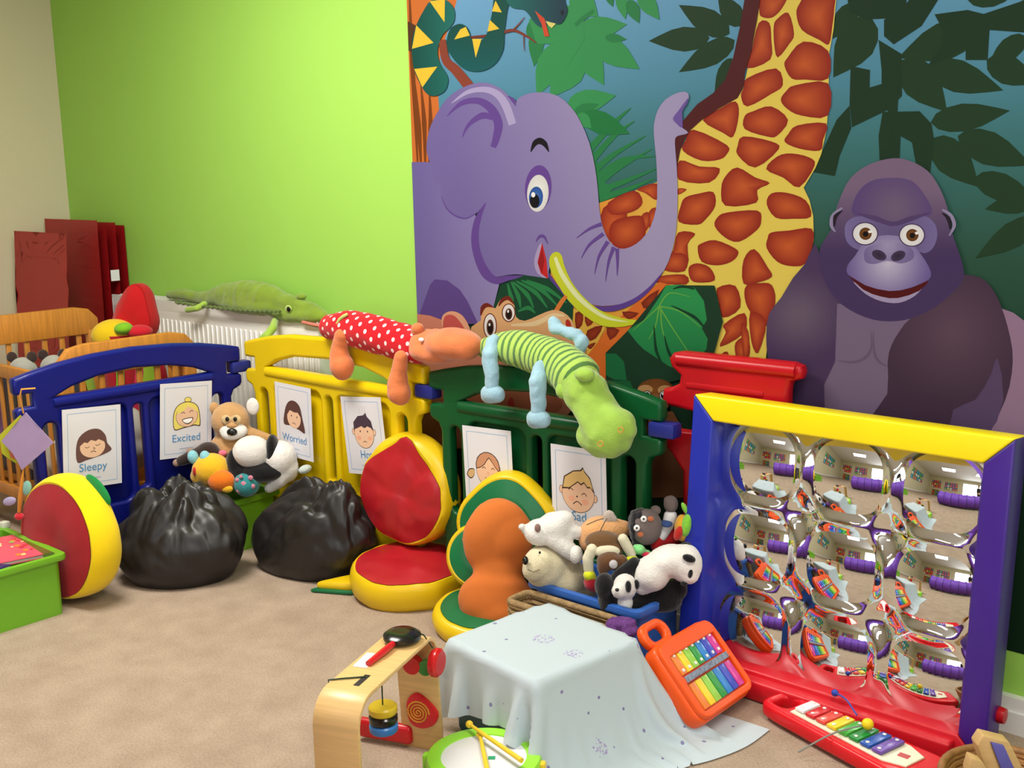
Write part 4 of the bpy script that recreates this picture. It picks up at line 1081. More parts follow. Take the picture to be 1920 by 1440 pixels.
def Mrot(loc, rx=0, ry=0, rz=0):
    return Matrix.Translation(loc) @ Euler((math.radians(rx), math.radians(ry), math.radians(rz)), 'XYZ').to_matrix().to_4x4()

def left_cushion():
    # thick disc on its edge, red face towards the book bin
    o = Vector((-3.545, 1.705, 0))
    t = thing('floor_cushion', 'round red cushion with a thick yellow edge standing beside the green book bin', 'cushion', o, math.radians(8))
    R = lambda th: .208 * (1 + .03 * math.cos(3 * th + 1)); Rf = lambda th: .188
    pad(t, R, Rf, .12, F_red, F_yel, Mrot((0, 0, .210), -4, 0, 0), bulge=.012, wr=.004)
    # green leaf tab on the far edge
    b = MB(); b.ell((.10, .05, .375), (.07, .012, .030), 35); b.build('leaf', F_grn, t)
left_cushion()

def tulip_chair():
    f = Fr(PZ(762, 1146, 0) + f0 * .16)
    t = thing('tulip_floor_chair', 'red tulip shaped floor chair with yellow edging and a pointed back', 'floor chair', f.o, YAW)
    k = 3.72 / FPX
    # back: centre px (770,918), about 190 x 215 px
    def R(th):
        c = math.cos(th - PI / 2); return (.184 + .022 * max(0, c) ** 2 - .004 * max(0, -c))
    def Rf(th):
        d = abs((th - PI / 2 + PI) % (2 * PI) - PI)
        tip = .034 * math.exp(-(d / .2) ** 2); dip = -.012 * math.exp(-((d - .7) / .3) ** 2)
        return (.166 + tip + dip - .013 * math.cos(th))
    c = f.p(772, 922, .12)
    pad(t, R, Rf, .10, V_red, V_yel, Mrot(c, -3, 4, -30), ('back_rest', 'back_edge'), bulge=.018, wr=.014, wrs=11)
    Rs = lambda th: .193 * (1 + .03 * math.cos(2 * th)); Rsf = lambda th: .172 * (1 + .03 * math.cos(2 * th))
    pad(t, Rs, Rsf, .10, V_red, V_yel, Mrot((0, -.0, .058), -84, 0, 0), ('seat', 'seat_edge'), bulge=.012, wr=.008, seed=4)
    q = f.p(640, 1085, 0)
    b = MB(); b.prism([(-.16, .0), (-.02, .055), (.08, .04), (.10, -.03), (-.05, -.05)], .03, Mrot((-.16, .05, .025), -90, 0, 10)); b.build('leaf', V_yel, t, bevel=.010)
    b = MB(); b.prism([(-.18, .0), (-.02, .065), (.08, .045), (.10, -.04), (-.05, -.06)], .014, Mrot((-.16, .05, .008), -90, 0, 10)); b.build('leaf_underside', V_grn, t, bevel=.005)
tulip_chair()

def flower_chair():
    f = Fr(PZ(905, 1196, 0) + f0 * .10)
    t = thing('flower_floor_chair', 'green and yellow floor chair with a plump orange figure eight pad', 'floor chair', f.o, YAW)
    R = lambda th: .165 * (1 + .04 * math.cos(4 * th)); Rf = lambda th: .142 * (1 + .04 * math.cos(4 * th))
    c = f.p(955, 985, .055)
    pad(t, R, Rf, .085, V_grn, V_yel, Mrot(c, -8, 0, -22), ('back_rest', 'back_edge'), bulge=.012, wr=.005, seed=2)
    c2 = f.p(900, 1042, .04)
    pad(t, lambda th: .105, lambda th: .088, .07, V_grn, V_yel, Mrot(c2, -20, 0, -10), ('side_petal', 'side_petal_edge'), bulge=.01, wr=.004, seed=3)
    Rs = lambda th: .155; Rsf = lambda th: .128
    pad(t, Rs, Rsf, .07, V_grn, V_yel, Mrot((-.0, -.03, .042), -82, 0, 0), ('seat', 'seat_edge'), bulge=.006, wr=.005, seed=6)
    blob('orange_pad', [f.e(935, 1012, 68, 76, -.035, .045, 8), f.e(930, 985, 52, 52, -.02, .045), f.e(930, 1125, 74, 58, -.06, .06), f.e(950, 1150, 70, 45, -.075, .055), f.e(935, 1070, 48, 40, -.045, .04)], F_or, t, .009, 10, wr=(7, .012))
flower_chair()

# ------------------------------------------------------------------ bean bags
V_blk = mat('black leatherette', (30, 27, 27), .42, (240, .15, .001), var=.1)
def beanbag(o, rx, ry, h, label, seed, lean, yaw=YAW):
    me = bpy.data.meshes.new('bean_bag'); bm = bmesh.new(); bmesh.ops.create_icosphere(bm, subdivisions=6, radius=1)
    for v in bm.verts:
        p = v.co.copy(); th = math.atan2(p.y, p.x)
        z = p.z; s = 1.0
        # slumped: wide flat foot, narrow crumpled neck
        prof = 1.0 if z < -.1 else max(.38, 1 - .56 * ((z + .1) / 1.1) ** 1.25)
        q = Vector((p.x * 1.5 + seed, p.y * 1.5, p.z * .9))
        sa = lambda k, o=0: math.sqrt(noise.noise(q * k + Vector((o, o, 0))) ** 2 + .0015)
        a = sa(1.1); b_ = sa(2.1, 5); c = sa(4.2, 9)
        amt = .25 + .75 * min(1, max(0, z + .45))
        crease = (-.15 * max(0, 1 - a * 3.0) - .085 * max(0, 1 - b_ * 3.0) - .035 * max(0, 1 - c * 3)) * amt
        rr = prof * (1 + crease + .06 * noise.noise(q * .8))
        r_xy = math.hypot(p.x, p.y)
        zz = (max(z, -.72) + .72) / 1.72
        top = math.exp(-(r_xy / .45) ** 2) if z > 0 else 0
        hz = zz * (1 + crease * .45 + .16 * noise.noise(q * 1.2)) - .30 * top * zz
        v.co = Vector((p.x * rr * rx + lean[0] * zz, p.y * rr * ry + lean[1] * zz, max(hz, 0) * h))
    for _ in range(2): bmesh.ops.smooth_vert(bm, verts=bm.verts, factor=.5, use_axis_x=True, use_axis_y=True, use_axis_z=True)
    bm.normal_update(); bm.to_mesh(me); bm.free(); smooth(me)
    o_ = link('bean_bag', me, V_blk); tag(o_, label, 'bean bag', 'black bean bags')
    o_.location = o; o_.rotation_euler = (0, 0, yaw)
    return o_
beanbag(PZ(312, 1116, 0) + f0 * .17, .245, .18, .41, 'slumped black bean bag between the red cushion and the toy bin', 3.1, (.01, .03))
beanbag(PZ(568, 1092, 0) + f0 * .14 + Vector((0, -.02, 0)), .26, .15, .41, 'slumped black bean bag next to the red tulip chair', 11.7, (.12, .03), .2)
# ------------------------------------------------------------------ storage tubs
def tub(name, label, x0, x1, y0, y1, h, m, flare=.02, rim=.018, wall=.006):
    cx, cy = (x0 + x1) / 2, (y0 + y1) / 2; hx, hy = (x1 - x0) / 2, (y1 - y0) / 2
    t = thing(name, label, 'storage tub', (cx, cy, 0))
    b = MB(); bm = b.bm
    def loop(ax, ay, z, r=.02):
        return [bm.verts.new((x, y, z)) for x, y in rrect(-ax, ax, -ay, ay, r, 4)]
    L = [loop(hx - flare, hy - flare, 0), loop(hx - rim, hy - rim, h - .012), loop(hx - rim - wall, hy - rim - wall, h - .012), loop(hx - flare - wall, hy - flare - wall, .006)]
    bm.faces.new(list(reversed(L[0])))
    for A, B in zip(L, L[1:]):
        n = len(A)
        for i in range(n): bm.faces.new((A[i], A[(i + 1) % n], B[(i + 1) % n], B[i]))
    bm.faces.new(L[-1])
    b.build('body', m, t)
    b = MB(); bm = b.bm
    L = [loop(hx - rim - wall, hy - rim - wall, h - .013), loop(hx - .002, hy - .002, h - .022), loop(hx, hy, h - .016), loop(hx - .002, hy - .002, h - .003), loop(hx - .012, hy - .012, h), loop(hx - rim - wall, hy - rim - wall, h - .004)]
    for A, B in zip(L, L[1:] + [L[0]]):
        n = len(A)
        for i in range(n): bm.faces.new((A[i], A[(i + 1) % n], B[(i + 1) % n], B[i]))
    b.build('rim', m, t)
    return t
P_lime = mat('translucent lime plastic', (126, 196, 44), .3, trans=.25); P_tubb = mat('blue tub plastic', (52, 104, 190), .35, trans=.1)
tub('toy_tub', 'lime green tub of soft toys in the fence corner', -3.70, -3.48, 2.27, 2.515, .205, P_lime)
tub('toy_tub', 'blue tub of pandas and dolls beside the mirror', -2.09, -1.69, 2.335, 2.575, .222, P_tubb)
tub('book_tub', 'lime green tub of books in front of the red round cushion', -3.87, -3.42, 1.02, 1.63, .205, P_lime)

# ------------------------------------------------------------------ toys in the lime tub
M_tan = plush('tan plush', (190, 146, 96)); M_brown = plush('dark brown plush', (48, 32, 28)); M_yelp = plush('yellow plush', (232, 178, 34)); M_orp = plush('bright orange plush', (238, 120, 24)); M_bluep = plush('light blue plush', (132, 190, 200)); M_teal = plush('teal spotted plush', (48, 132, 134)); M_pinkp = plush('pink plush', (220, 110, 130)); M_greyp = plush('grey plush', (112, 98, 92))
TUB1 = Vector((-3.59, 2.39, 0))
def tan_monkey():
    f = Fr(TUB1 + f0 * .02)
    t = thing('toy_monkey', 'tan plush monkey sitting at the back of the lime tub', 'plush toy', f.o + Vector((0, 0, .19)), YAW)
    f.o = Vector(t.location)
    blob('body', [f.e(432, 788, 36, 34, .0), f.e(440, 845, 42, 48, .02), f.t([(412, 832, 16, 0), (400, 850, 13, -.02), (396, 865, 11, -.02)]), f.t([(465, 815, 16, 0), (495, 822, 12, 0), (520, 830, 9, 0), (531, 834, 8, 0)])], M_tan, t, .006, 6, .0008)
    for x, c in ((402, M_tan), (474, M_wplush)): ball('ear', f.e(x, 765 if x < 430 else 762, 9 if x < 430 else 12, 11 if x < 430 else 16, .0, .012), c, t)
    blob('muzzle', [f.e(438, 808, 27, 15, -.058, .032), f.e(434, 814, 20, 12, -.068, .026)], M_wplush, t, .005, 5)
    ball('nose_bridge', f.e(436, 797, 12, 7, -.068, .02), M_tan, t)
    ball('nose', f.e(435, 810, 10, 7, -.094, .012), M_nose, t)
    for x in (426, 441): ball('eye', f.e(x, 786, 3.6, 4.4, -.083, .006), M_eye, t)
    blob('eye_patch', [f.e(424, 787, 10, 10, -.072, .009), f.e(443, 787, 10, 10, -.072, .009)], plush('sand plush', (206, 176, 130)), t, .004, 4)
tan_monkey()
def tub_panda():
    f = Fr(TUB1 + Vector((.05, -.05, .19)))
    t = thing('toy_panda', 'black and white plush panda slumped face down on the lime tub', 'plush toy', f.o, YAW)
    blob('head', [f.e(472, 847, 36, 30, -.03)], M_wplush, t, .006, 5, .001)
    blob('back', [f.e(525, 860, 32, 34, -.01), f.e(540, 878, 20, 26, -.01), f.t([(540, 880, 18, -.02), (525, 900, 15, -.03), (505, 915, 10, -.03)])], M_wplush, t, .006, 5, .001)
    blob('black_fur', [f.e(512, 848, 14, 34, -.02, .05), f.e(490, 884, 44, 20, -.035), f.e(440, 868, 16, 26, -.03), f.e(452, 884, 24, 16, -.04), f.e(520, 868, 12, 24, -.02)], M_black, t, .006, 5, .001)
    ball('foot', f.e(572, 880, 13, 8, -.02, .02, -20), plush('pale grey plush', (190, 200, 194)), t)
tub_panda()
def giraffe_toy():
    f = Fr(TUB1 + Vector((.035, -.125, .19)))
    t = thing('toy_giraffe', 'yellow plush giraffe head with blue horns and orange muzzle in the lime tub', 'plush toy', f.o, YAW)
    blob('head', [f.e(396, 880, 36, 30, 0), f.e(385, 892, 28, 22, 0)], M_yelp, t, .006, 6)
    blob('muzzle', [f.e(415, 902, 26, 21, -.045, .035)], M_orp, t, .005, 5)
    for x, y in ((362, 857), (385, 858)): ball('horn', f.e(x, y, 10, 13, -.01, None, -12), M_bluep, t)
    ball('nose_tip', f.e(426, 917, 11, 7, -.065, .012), M_yelp, t)
    ball('cheek_spot', f.e(365, 884, 3.5, 8, -.045, .012), plush('red felt spot', (190, 40, 24)), t)
giraffe_toy()
def dotball():
    f = Fr(TUB1 + Vector((.07, -.10, .19)))
    t = thing('toy_ball', 'teal plush ball with pink spots at the front of the lime tub', 'ball', f.o, YAW)
    b = ball('ball', f.e(462, 908, 25, 23, -.02), M_teal, t)
    for x, y, r in ((457, 909, 7), (470, 896, 5), (445, 900, 4), (474, 912, 5), (452, 894, 3.5), (448, 920, 5)): 
        ball('spot', f.e(x, y, r, r, -.062 + .0006 * abs(x - 460), .006), plush('pink spot plush', (206, 130, 150)), t, 2)
dotball()
def brown_monkey():
    f = Fr(TUB1 + Vector((.02, -.06, .19)))
    t = thing('toy_monkey', 'dark brown plush monkey lying behind the yellow giraffe', 'plush toy', f.o, YAW)
    blob('body', [f.e(390, 845, 22, 16, 0), f.t([(375, 850, 14, 0), (355, 858, 12, 0), (340, 864, 10, 0)]), f.e(385, 860, 22, 16, .01)], M_brown, t, .006, 5)
    for x, y in ((331, 868), (356, 847)): ball('paw', f.e(x, y, 7, 7, 0), plush('taupe plush', (150, 120, 104)), t)
    ball('pink_bow', f.e(417, 850, 9, 6, 0, .012), M_pinkp, t)
brown_monkey()

# ------------------------------------------------------------------ toys in the blue tub
TUB2 = Vector((-1.89, 2.45, 0))
def cream_bear():
    f = Fr(TUB2 + Vector((-.10, -.02, .10)))
    t = thing('toy_polar_bear', 'cream plush polar bear leaning out of the blue tub', 'plush toy', f.o, YAW)
    blob('body', [f.e(1022, 1062, 42, 40, 0), f.e(1010, 1058, 30, 30, -.03), f.e(1060, 1085, 46, 38, .02), f.e(1075, 1110, 44, 34, .03), f.e(1000, 1068, 22, 22, -.045)], M_cream_pl, t, .007, 6, .0015)
    ball('nose', f.e(985, 1051, 6, 8, -.072, .012), M_nose, t); ball('eye', f.e(1012, 1036, 2.2, 2.6, -.066, .004), M_eye, t)
    ball('ear', f.e(1046, 1032, 9, 9, .0), M_cream_pl, t)
    MB().tube([f.p(990, 1068, -.085), f.p(1000, 1073, -.086), f.p(1012, 1068, -.082)], .0012, 6).build('mouth', mat('brown thread', (120, 96, 70), .9), t)
cream_bear()
def white_bear():
    f = Fr(TUB2 + Vector((-.10, -.02, .24)))
    t = thing('toy_bear', 'small white plush bear lying on top of the cream polar bear', 'plush toy', f.o, YAW)
    blob('body', [f.e(1012, 998, 30, 25, 0), f.e(1040, 988, 32, 28, 0), f.e(1056, 974, 22, 17, .0), f.t([(1060, 985, 16, 0), (1074, 995, 14, -.01), (1082, 998, 13, -.01)]), f.t([(1040, 1010, 20, -.02), (1062, 1028, 17, -.03), (1078, 1040, 15, -.03)]), f.e(985, 992, 10, 9, 0)], M_wplush, t, .006, 5, .001)
    ball('paw', f.e(1080, 1040, 13, 17, -.045), M_wplush, t); ball('ear', f.e(979, 988, 7, 6, -.005), M_wplush, t)
    ball('ear_patch', f.e(1008, 990, 6, 8, -.042, .008), plush('taupe felt', (138, 106, 100)), t)
white_bear()
def tan_doll():
    f = Fr(TUB2 + Vector((-.0, .06, .16)))
    t = thing('soft_toy', 'peach soft toy with floppy grey ears slumped at the back of the blue tub', 'plush toy', f.o, YAW)
    A = plush('peach plush', (214, 158, 104)); 
    blob('head', [f.e(1128, 998, 42, 30, 0), f.e(1110, 1010, 26, 28, 0), f.t([(1150, 988, 18, -.01), (1172, 990, 14, -.01), (1184, 994, 12, -.01)])], A, t, .006, 6)
    blob('ear', [f.e(1142, 968, 12, 12, -.02, .008), f.e(1136, 976, 8, 12, -.02, .008, 20), f.e(1150, 972, 7, 10, -.02, .008, -30)], plush('pale grey ear plush', (186, 172, 160)), t, .004, 3)
    MB().tube([f.p(1100, 984, -.06), f.p(1118, 976, -.068), f.p(1132, 972, -.06)], .0016, 6).tube([f.p(1124, 998, -.075), f.p(1132, 982, -.07), f.p(1138, 972, -.06)], .0016, 6).build('stitching', mat('brown thread', (120, 96, 70), .9), t)
tan_doll()
def pirate_doll():
    f = Fr(TUB2 + Vector((.01, -.03, .14)))
    t = thing('rag_doll', 'rag doll with brown head, cream sleeves and yellow mittens in the blue tub', 'doll', f.o, YAW)
    C = fabric('cream jersey', (216, 210, 182)); K = plush('brown doll cloth', (96, 62, 36)); Yl = plush('neon yellow felt', (206, 214, 30))
    blob('torso', [f.e(1130, 1014, 34, 18, 0, .035), f.e(1140, 1030, 30, 20, -.01, .03)], plush('brown waistcoat cloth', (108, 76, 44)), t, .005, 4)
    blob('shirt', [f.e(1138, 1034, 26, 12, -.035, .015)], C, t, .005, 4)
    for pts in ([(1110, 1030, 11), (1102, 1048, 11), (1104, 1068, 10)], [(1168, 1010, 10), (1178, 1028, 10), (1184, 1040, 9)]):
        a = blob('sleeve', [f.t([(x, y, r, -.03) for x, y, r in pts])], C, t, .005, 3)
        x, y, _ = pts[-1]
        blob('mitten', [f.e(x + 1, y + 10, 12, 10, -.035, .018), f.e(x + 9, y + 14, 6, 6, -.035, .012), f.e(x - 2, y + 16, 6, 7, -.035, .012)], Yl, a, .004, 3)
    blob('head', [f.e(1142, 1052, 24, 18, -.05), f.e(1130, 1062, 12, 14, -.055), f.e(1168, 1056, 10, 16, -.05), f.e(1130, 1072, 8, 10, -.06), f.e(1172, 1070, 7, 10, -.05)], K, t, .005, 4, wr=(40, .004))
    ball('mask', f.e(1150, 1058, 8, 8, -.085, .01), plush('silver cloth', (190, 186, 190)), t)
    blob('trousers', [f.e(1108, 1092, 14, 16, -.03), f.e(1118, 1098, 14, 14, -.03)], plush('dark red cloth', (170, 28, 44)), t, .005, 4)
pirate_doll()
def grey_doll():
    f = Fr(TUB2 + Vector((.06, .04, .15)))
    t = thing('rag_doll', 'grey faced rag doll with round white eyes and an arm raised', 'doll', f.o, YAW)
    blob('head', [f.e(1212, 988, 30, 34, -.01, .04)], fabric('grey doll cloth', (108, 96, 94)), t, .006, 5)
    blob('hair', [f.e(1188, 985, 10, 28, .0, .035), f.e(1202, 966, 18, 13, .0, .035), f.e(1196, 1010, 12, 14, .002, .03)], plush('black hair cloth', (30, 28, 34)), t, .005, 3, wr=(60, .006))
    for x, y in ((1207, 973), (1194, 990)):
        e = ball('eye', f.e(x, y, 6, 6, -.046, .005), M_eyew, t); ball('pupil', f.e(x, y, 2, 2, -.051, .003), M_eye, e)
    for x, y in ((1220, 973), (1201, 1002)): ball('cheek', f.e(x, y, 6, 5, -.045, .004), plush('orange felt', (190, 106, 66)), t)
    ball('ear', f.e(1229, 957, 10, 9, .0), fabric('grey doll cloth', (108, 96, 94)), t)
    blob('sleeve', [f.t([(1240, 1005, 11, .0), (1252, 985, 12, .0), (1257, 968, 13, .0)])], fabric('white doll shirt', (222, 222, 222)), t, .005, 3)
    blob('hand', [f.e(1258, 945, 14, 16, .0, .022), f.e(1252, 938, 8, 8, 0, .015)], fabric('grey doll cloth', (108, 96, 94)), t, .005, 3)
    ball('belt', f.e(1250, 981, 11, 6, -.012, .026), fabric('blue doll cloth', (52, 78, 130)), t)
    blob('body', [f.e(1232, 1018, 14, 18, .0), f.e(1250, 1012, 14, 12, .01), f.e(1262, 1005, 18, 22, .02)], fabric('dark red doll cloth', (168, 26, 30)), t, .006, 4)
grey_doll()
def clown_toy():
    f = Fr(TUB2 + Vector((.12, .04, .15)))
    t = thing('cloth_toy', 'red, yellow and green cloth toy squeezed against the mirror post', 'plush toy', f.o, YAW)
    blob('body', [f.e(1280, 990, 16, 26, .0, .03)], plush('yellow orange cloth', (222, 160, 40)), t, .005, 3)
    ball('wing', f.e(1287, 985, 10, 22, -.02, .02, 10), plush('lime felt', (130, 200, 60)), t)
    ball('crest', f.e(1284, 953, 5, 12, -.01, .01, -25), plush('lime felt', (130, 200, 60)), t)
    ball('collar', f.e(1292, 960, 8, 8, -.0, .015), plush('turquoise felt', (40, 150, 180)), t)
    ball('stripe', f.e(1272, 1000, 8, 14, -.025, .012, 20), plush('red felt cloth', (190, 40, 30)), t)
    ball('green_foot', f.e(1196, 1030, 14, 8, -.06, .015, 10), plush('mint felt', (130, 210, 130)), t) if False else None
clown_toy()
def frog_toy():
    f = Fr(TUB2 + Vector((.05, .0, .17)))
    t = thing('cloth_toy', 'mint green and pink cloth toy half hidden behind the large panda', 'plush toy', f.o, YAW)
    blob('body', [f.e(1198, 1030, 12, 9, -.01, .02), f.t([(1192, 1026, 6, -.01), (1205, 1036, 7, -.01), (1216, 1036, 5, -.01)])], plush('mint felt', (130, 210, 130)), t, .004, 3)
    ball('bow', f.e(1212, 1040, 9, 5, -.02, .01), plush('crimson felt', (200, 40, 70)), t)
frog_toy()
def big_panda():
    f = Fr(TUB2 + Vector((.10, -.07, .12)))
    t = thing('toy_panda', 'large white and black plush panda draped over the blue tub edge', 'plush toy', f.o, YAW)
    blob('body', [f.e(1222, 1075, 34, 32, 0, .06, -30), f.e(1250, 1050, 42, 26, 0, .055, -20), f.e(1285, 1056, 32, 36, -.01, .055), f.e(1290, 1075, 22, 18, -.02, .045), f.e(1205, 1095, 22, 20, .0)], M_wplush, t, .007, 6, .0015)
    blob('legs', [f.t([(1190, 1060, 16, .01), (1165, 1082, 18, .01), (1140, 1110, 18, .0)]), f.t([(1210, 1130, 22, .01), (1245, 1118, 22, .01), (1270, 1105, 20, .015)]), f.e(1190, 1140, 24, 14, .0), f.e(1240, 1130, 40, 16, .01)], M_black, t, .007, 6, .001)
    for x, y, rx, ry, rot in ((1292, 1047, 13, 7, 20), (1294, 1075, 5, 9, 10)): ball('eye_patch', f.e(x, y, rx, ry, -.062 if x < 1293 else -.058, .012, rot), M_black, t)
    ball('ear', f.e(1286, 1023, 11, 6, .0), M_black, t); ball('nose', f.e(1283, 1094, 7, 4, -.05, .01), M_black, t)
big_panda()
def small_panda():
    f = Fr(TUB2 + Vector((.05, -.115, .09)))
    t = thing('toy_panda', 'small black and white plush panda at the front corner of the blue tub', 'plush toy', f.o, YAW)
    blob('head', [f.e(1172, 1100, 23, 24, -.02), f.e(1160, 1108, 14, 14, -.045), f.e(1172, 1130, 15, 18, -.02)], M_wplush, t, .005, 5, .001)
    blob('body', [f.e(1134, 1098, 20, 24, .0), f.e(1140, 1128, 20, 22, .0), f.e(1148, 1140, 16, 14, .0)], M_black, t, .006, 5, .001)
    ball('nose', f.e(1157, 1106, 4, 3, -.07, .006), M_nose, t)
    ball('eye_patch', f.e(1178, 1100, 6, 11, -.052, .012), M_black, t); ball('ear', f.e(1193, 1096, 6, 9, -.03, .012), M_black, t)
small_panda()
# ------------------------------------------------------------------ wicker basket before the blue tub
M_wick = mat('seagrass weave', (150, 122, 82), .8, (180, .6, .004), var=.25, varscale=60)
def seagrass_basket():
    cx, cy, hx, hy, h = -1.90, 2.275, .165, .044, .19
    t = thing('basket', 'narrow seagrass basket in front of the blue tub', 'basket', (cx, cy, 0))
    w = MB()
    rows = 11
    for i in range(rows):
        z = .008 + (h - .012) * i / (rows - 1)
        w.tube([(x, y, z + (.002 if (k % 2) else -.002)) for k, (x, y) in enumerate(rrect(-hx, hx, -hy, hy, .02, 4))], .0085, 8, closed=True)
    o = w.build('weave', M_wick, t); o['kind'] = 'stuff'
    MB().tube([(x, y, h + .004) for x, y in rrect(-hx, hx, -hy, hy, .02, 4)], .010, 10, closed=True).build('rim', M_wick, t)
    MB().box((0, 0, .01), (2 * hx - .01, 2 * hy - .01, .012)).build('bottom', M_wick, t)
    MB().box((.065, -hy - .009, .115), (.10, .006, .085)).build('label_patch', fabric('navy cloth', (24, 56, 120)), t, bevel=.002)
    return t
seagrass_basket()
def sequin_cloth():
    f = Fr(Vector((-1.735, 2.26, .17)))
    m = mat('purple sequin cloth', (128, 74, 156), .25, (700, 1.0, .004), metal=.35, var=.4, varscale=260)
    o = blob('sequin_cloth', [f.e(1165, 1168, 30, 10, 0, .03), f.e(1178, 1182, 20, 12, -.01, .03), f.e(1150, 1176, 16, 12, 0, .03)], m, None, .004, 4, wr=(60, .006))
    o.location = f.o; o.rotation_euler = (0, 0, YAW)
    tag(o, 'crumpled purple sequin cloth on the corner of the seagrass basket', 'cloth')
sequin_cloth()

# ------------------------------------------------------------------ box under a pale scarf
BOX = dict(c=Vector((-1.748, 2.012)), hx=.168, hy=.172, h=.238, rot=math.radians(-7))
def scarf_box():
    t = thing('storage_box', 'teal storage box hidden under the pale scarf', 'box', (BOX['c'].x, BOX['c'].y, 0), BOX['rot'])
    m = plastic('dark teal plastic', (10, 84, 92))
    hx, hy, h = BOX['hx'] - .006, BOX['hy'] - .006, BOX['h'] - .008
    MB().box((0, 0, (h - .03) / 2), (2 * hx - .02, 2 * hy - .02, h - .03)).build('body', m, t, bevel=.01)
    MB().box((0, 0, h - .018), (2 * hx, 2 * hy, .03)).build('lid', m, t, bevel=.008)
scarf_box()
def scarf():
    n, S = 66, .76
    rot = math.radians(4)
    cs, sn = math.cos(rot), math.sin(rot)
    off = np.array([.10, .06])
    u = np.linspace(-S / 2, S / 2, n)
    gx, gy = np.meshgrid(u, u, indexing='ij')
    gy = gy * .94
    P = np.stack([gx * cs - gy * sn + off[0], gx * sn + gy * cs + off[1], np.full_like(gx, BOX['h'] + .012)], -1)
    rng = np.random.RandomState(3)
    P[..., 2] += rng.rand(n, n) * .003
    V = np.zeros_like(P)
    dx = u[1] - u[0]; dy = dx * .94
    hx, hy, h = BOX['hx'], BOX['hy'], BOX['h']
    dt = .012
    sets = []
    for st in (0, 1):
        sets.append((slice(st, n - 1, 2), slice(None), slice(st + 1, n, 2), slice(None), dx))
        sets.append((slice(None), slice(st, n - 1, 2), slice(None), slice(st + 1, n, 2), dy))
        sets.append((slice(st, n - 1, 2), slice(0, n - 1), slice(st + 1, n, 2), slice(1, n), math.hypot(dx, dy)))
        sets.append((slice(st, n - 1, 2), slice(1, n), slice(st + 1, n, 2), slice(0, n - 1), math.hypot(dx, dy)))
    bend = [(slice(0, n - 4), slice(None), slice(4, n), slice(None), dx * 4), (slice(None), slice(0, n - 4), slice(None), slice(4, n), dy * 4)]
    for step in range(230):
        V[..., 2] -= 9.8 * dt; V *= .975
        Q = P + V * dt
        for it in range(9):
            for a, b, c, d, L in sets:
                A = Q[a, b]; B = Q[c, d]; k = min(A.shape[0], B.shape[0]); A = A[:k]; B = B[:k]
                D = B - A; l = np.linalg.norm(D, axis=-1, keepdims=True) + 1e-9
                cr = D * ((l - L) / l) * .5
                A += cr; B -= cr
            for a, b, c, d, L in bend:
                A = Q[a, b]; B = Q[c, d]; D = B - A; l = np.linalg.norm(D, axis=-1, keepdims=True) + 1e-9
                cr = D * ((l - L) / l) * .012
                A += cr; B -= cr
            px, py, pz = Q[..., 0], Q[..., 1], Q[..., 2]
            m = .006
            ins = (np.abs(px) < hx + m) & (np.abs(py) < hy + m) & (pz < h + m)
            if ins.any():
                ddx = hx + m - np.abs(px); ddy = hy + m - np.abs(py); ddz = h + m - pz
                top = ins & (ddz <= np.minimum(ddx, ddy) * 1.6)
                sx = ins & ~top & (ddx < ddy); sy = ins & ~top & ~sx
                pz[top] = h + m
                px[sx] = np.sign(px[sx]) * (hx + m); py[sy] = np.sign(py[sy]) * (hy + m)
                V0 = P
                Q[top, 0] = P[top, 0] + (Q[top, 0] - P[top, 0]) * .25; Q[top, 1] = P[top, 1] + (Q[top, 1] - P[top, 1]) * .25
            fl = pz < .004; pz[fl] = .004
            Q[fl, 0] = P[fl, 0] + (Q[fl, 0] - P[fl, 0]) * .5; Q[fl, 1] = P[fl, 1] + (Q[fl, 1] - P[fl, 1]) * .5
        V = (Q - P) / dt; P = Q
    me = bpy.data.meshes.new('scarf')
    faces = [(i * n + j, (i + 1) * n + j, (i + 1) * n + j + 1, i * n + j + 1) for i in range(n - 1) for j in range(n - 1)]
    me.from_pydata(P.reshape(-1, 3).tolist(), [], faces)
    uv = me.uv_layers.new(name='UVMap')
    for l in me.loops:
        i, j = divmod(l.vertex_index, n); uv.data[l.index].uv = (i / (n - 1), j / (n - 1))
    smooth(me)
    m = bpy.data.materials.new('pale aqua chiffon'); m.use_nodes = True; nt = m.node_tree; b = nt.nodes['Principled BSDF']
    b.inputs['Roughness'].default_value = .75; b.inputs['Sheen Weight'].default_value = .2; b.inputs['Alpha'].default_value = .93
    L_ = nt.links.new
    uvn = nt.nodes.new('ShaderNodeUVMap'); vo = nt.nodes.new('ShaderNodeTexVoronoi'); vo.inputs['Scale'].default_value = 15; vo.inputs['Randomness'].default_value = .5
    L_(uvn.outputs['UV'], vo.inputs['Vector'])
    lt = nt.nodes.new('ShaderNodeMath'); lt.operation = 'LESS_THAN'; lt.inputs[1].default_value = .10; L_(vo.outputs['Distance'], lt.inputs[0])
    mx = nt.nodes.new('ShaderNodeMix'); mx.data_type = 'RGBA'; mx.inputs[6].default_value = lin((190, 204, 212)); mx.inputs[7].default_value = lin((126, 122, 166))
    L_(lt.outputs[0], mx.inputs[0]); prev = mx.outputs[2]
    gl = nt.nodes.new('ShaderNodeTexVoronoi'); gl.inputs['Scale'].default_value = 120; L_(uvn.outputs['UV'], gl.inputs['Vector'])
    gt = nt.nodes.new('ShaderNodeMath'); gt.operation = 'LESS_THAN'; gt.inputs[1].default_value = .42; L_(gl.outputs['Distance'], gt.inputs[0])
    met = None
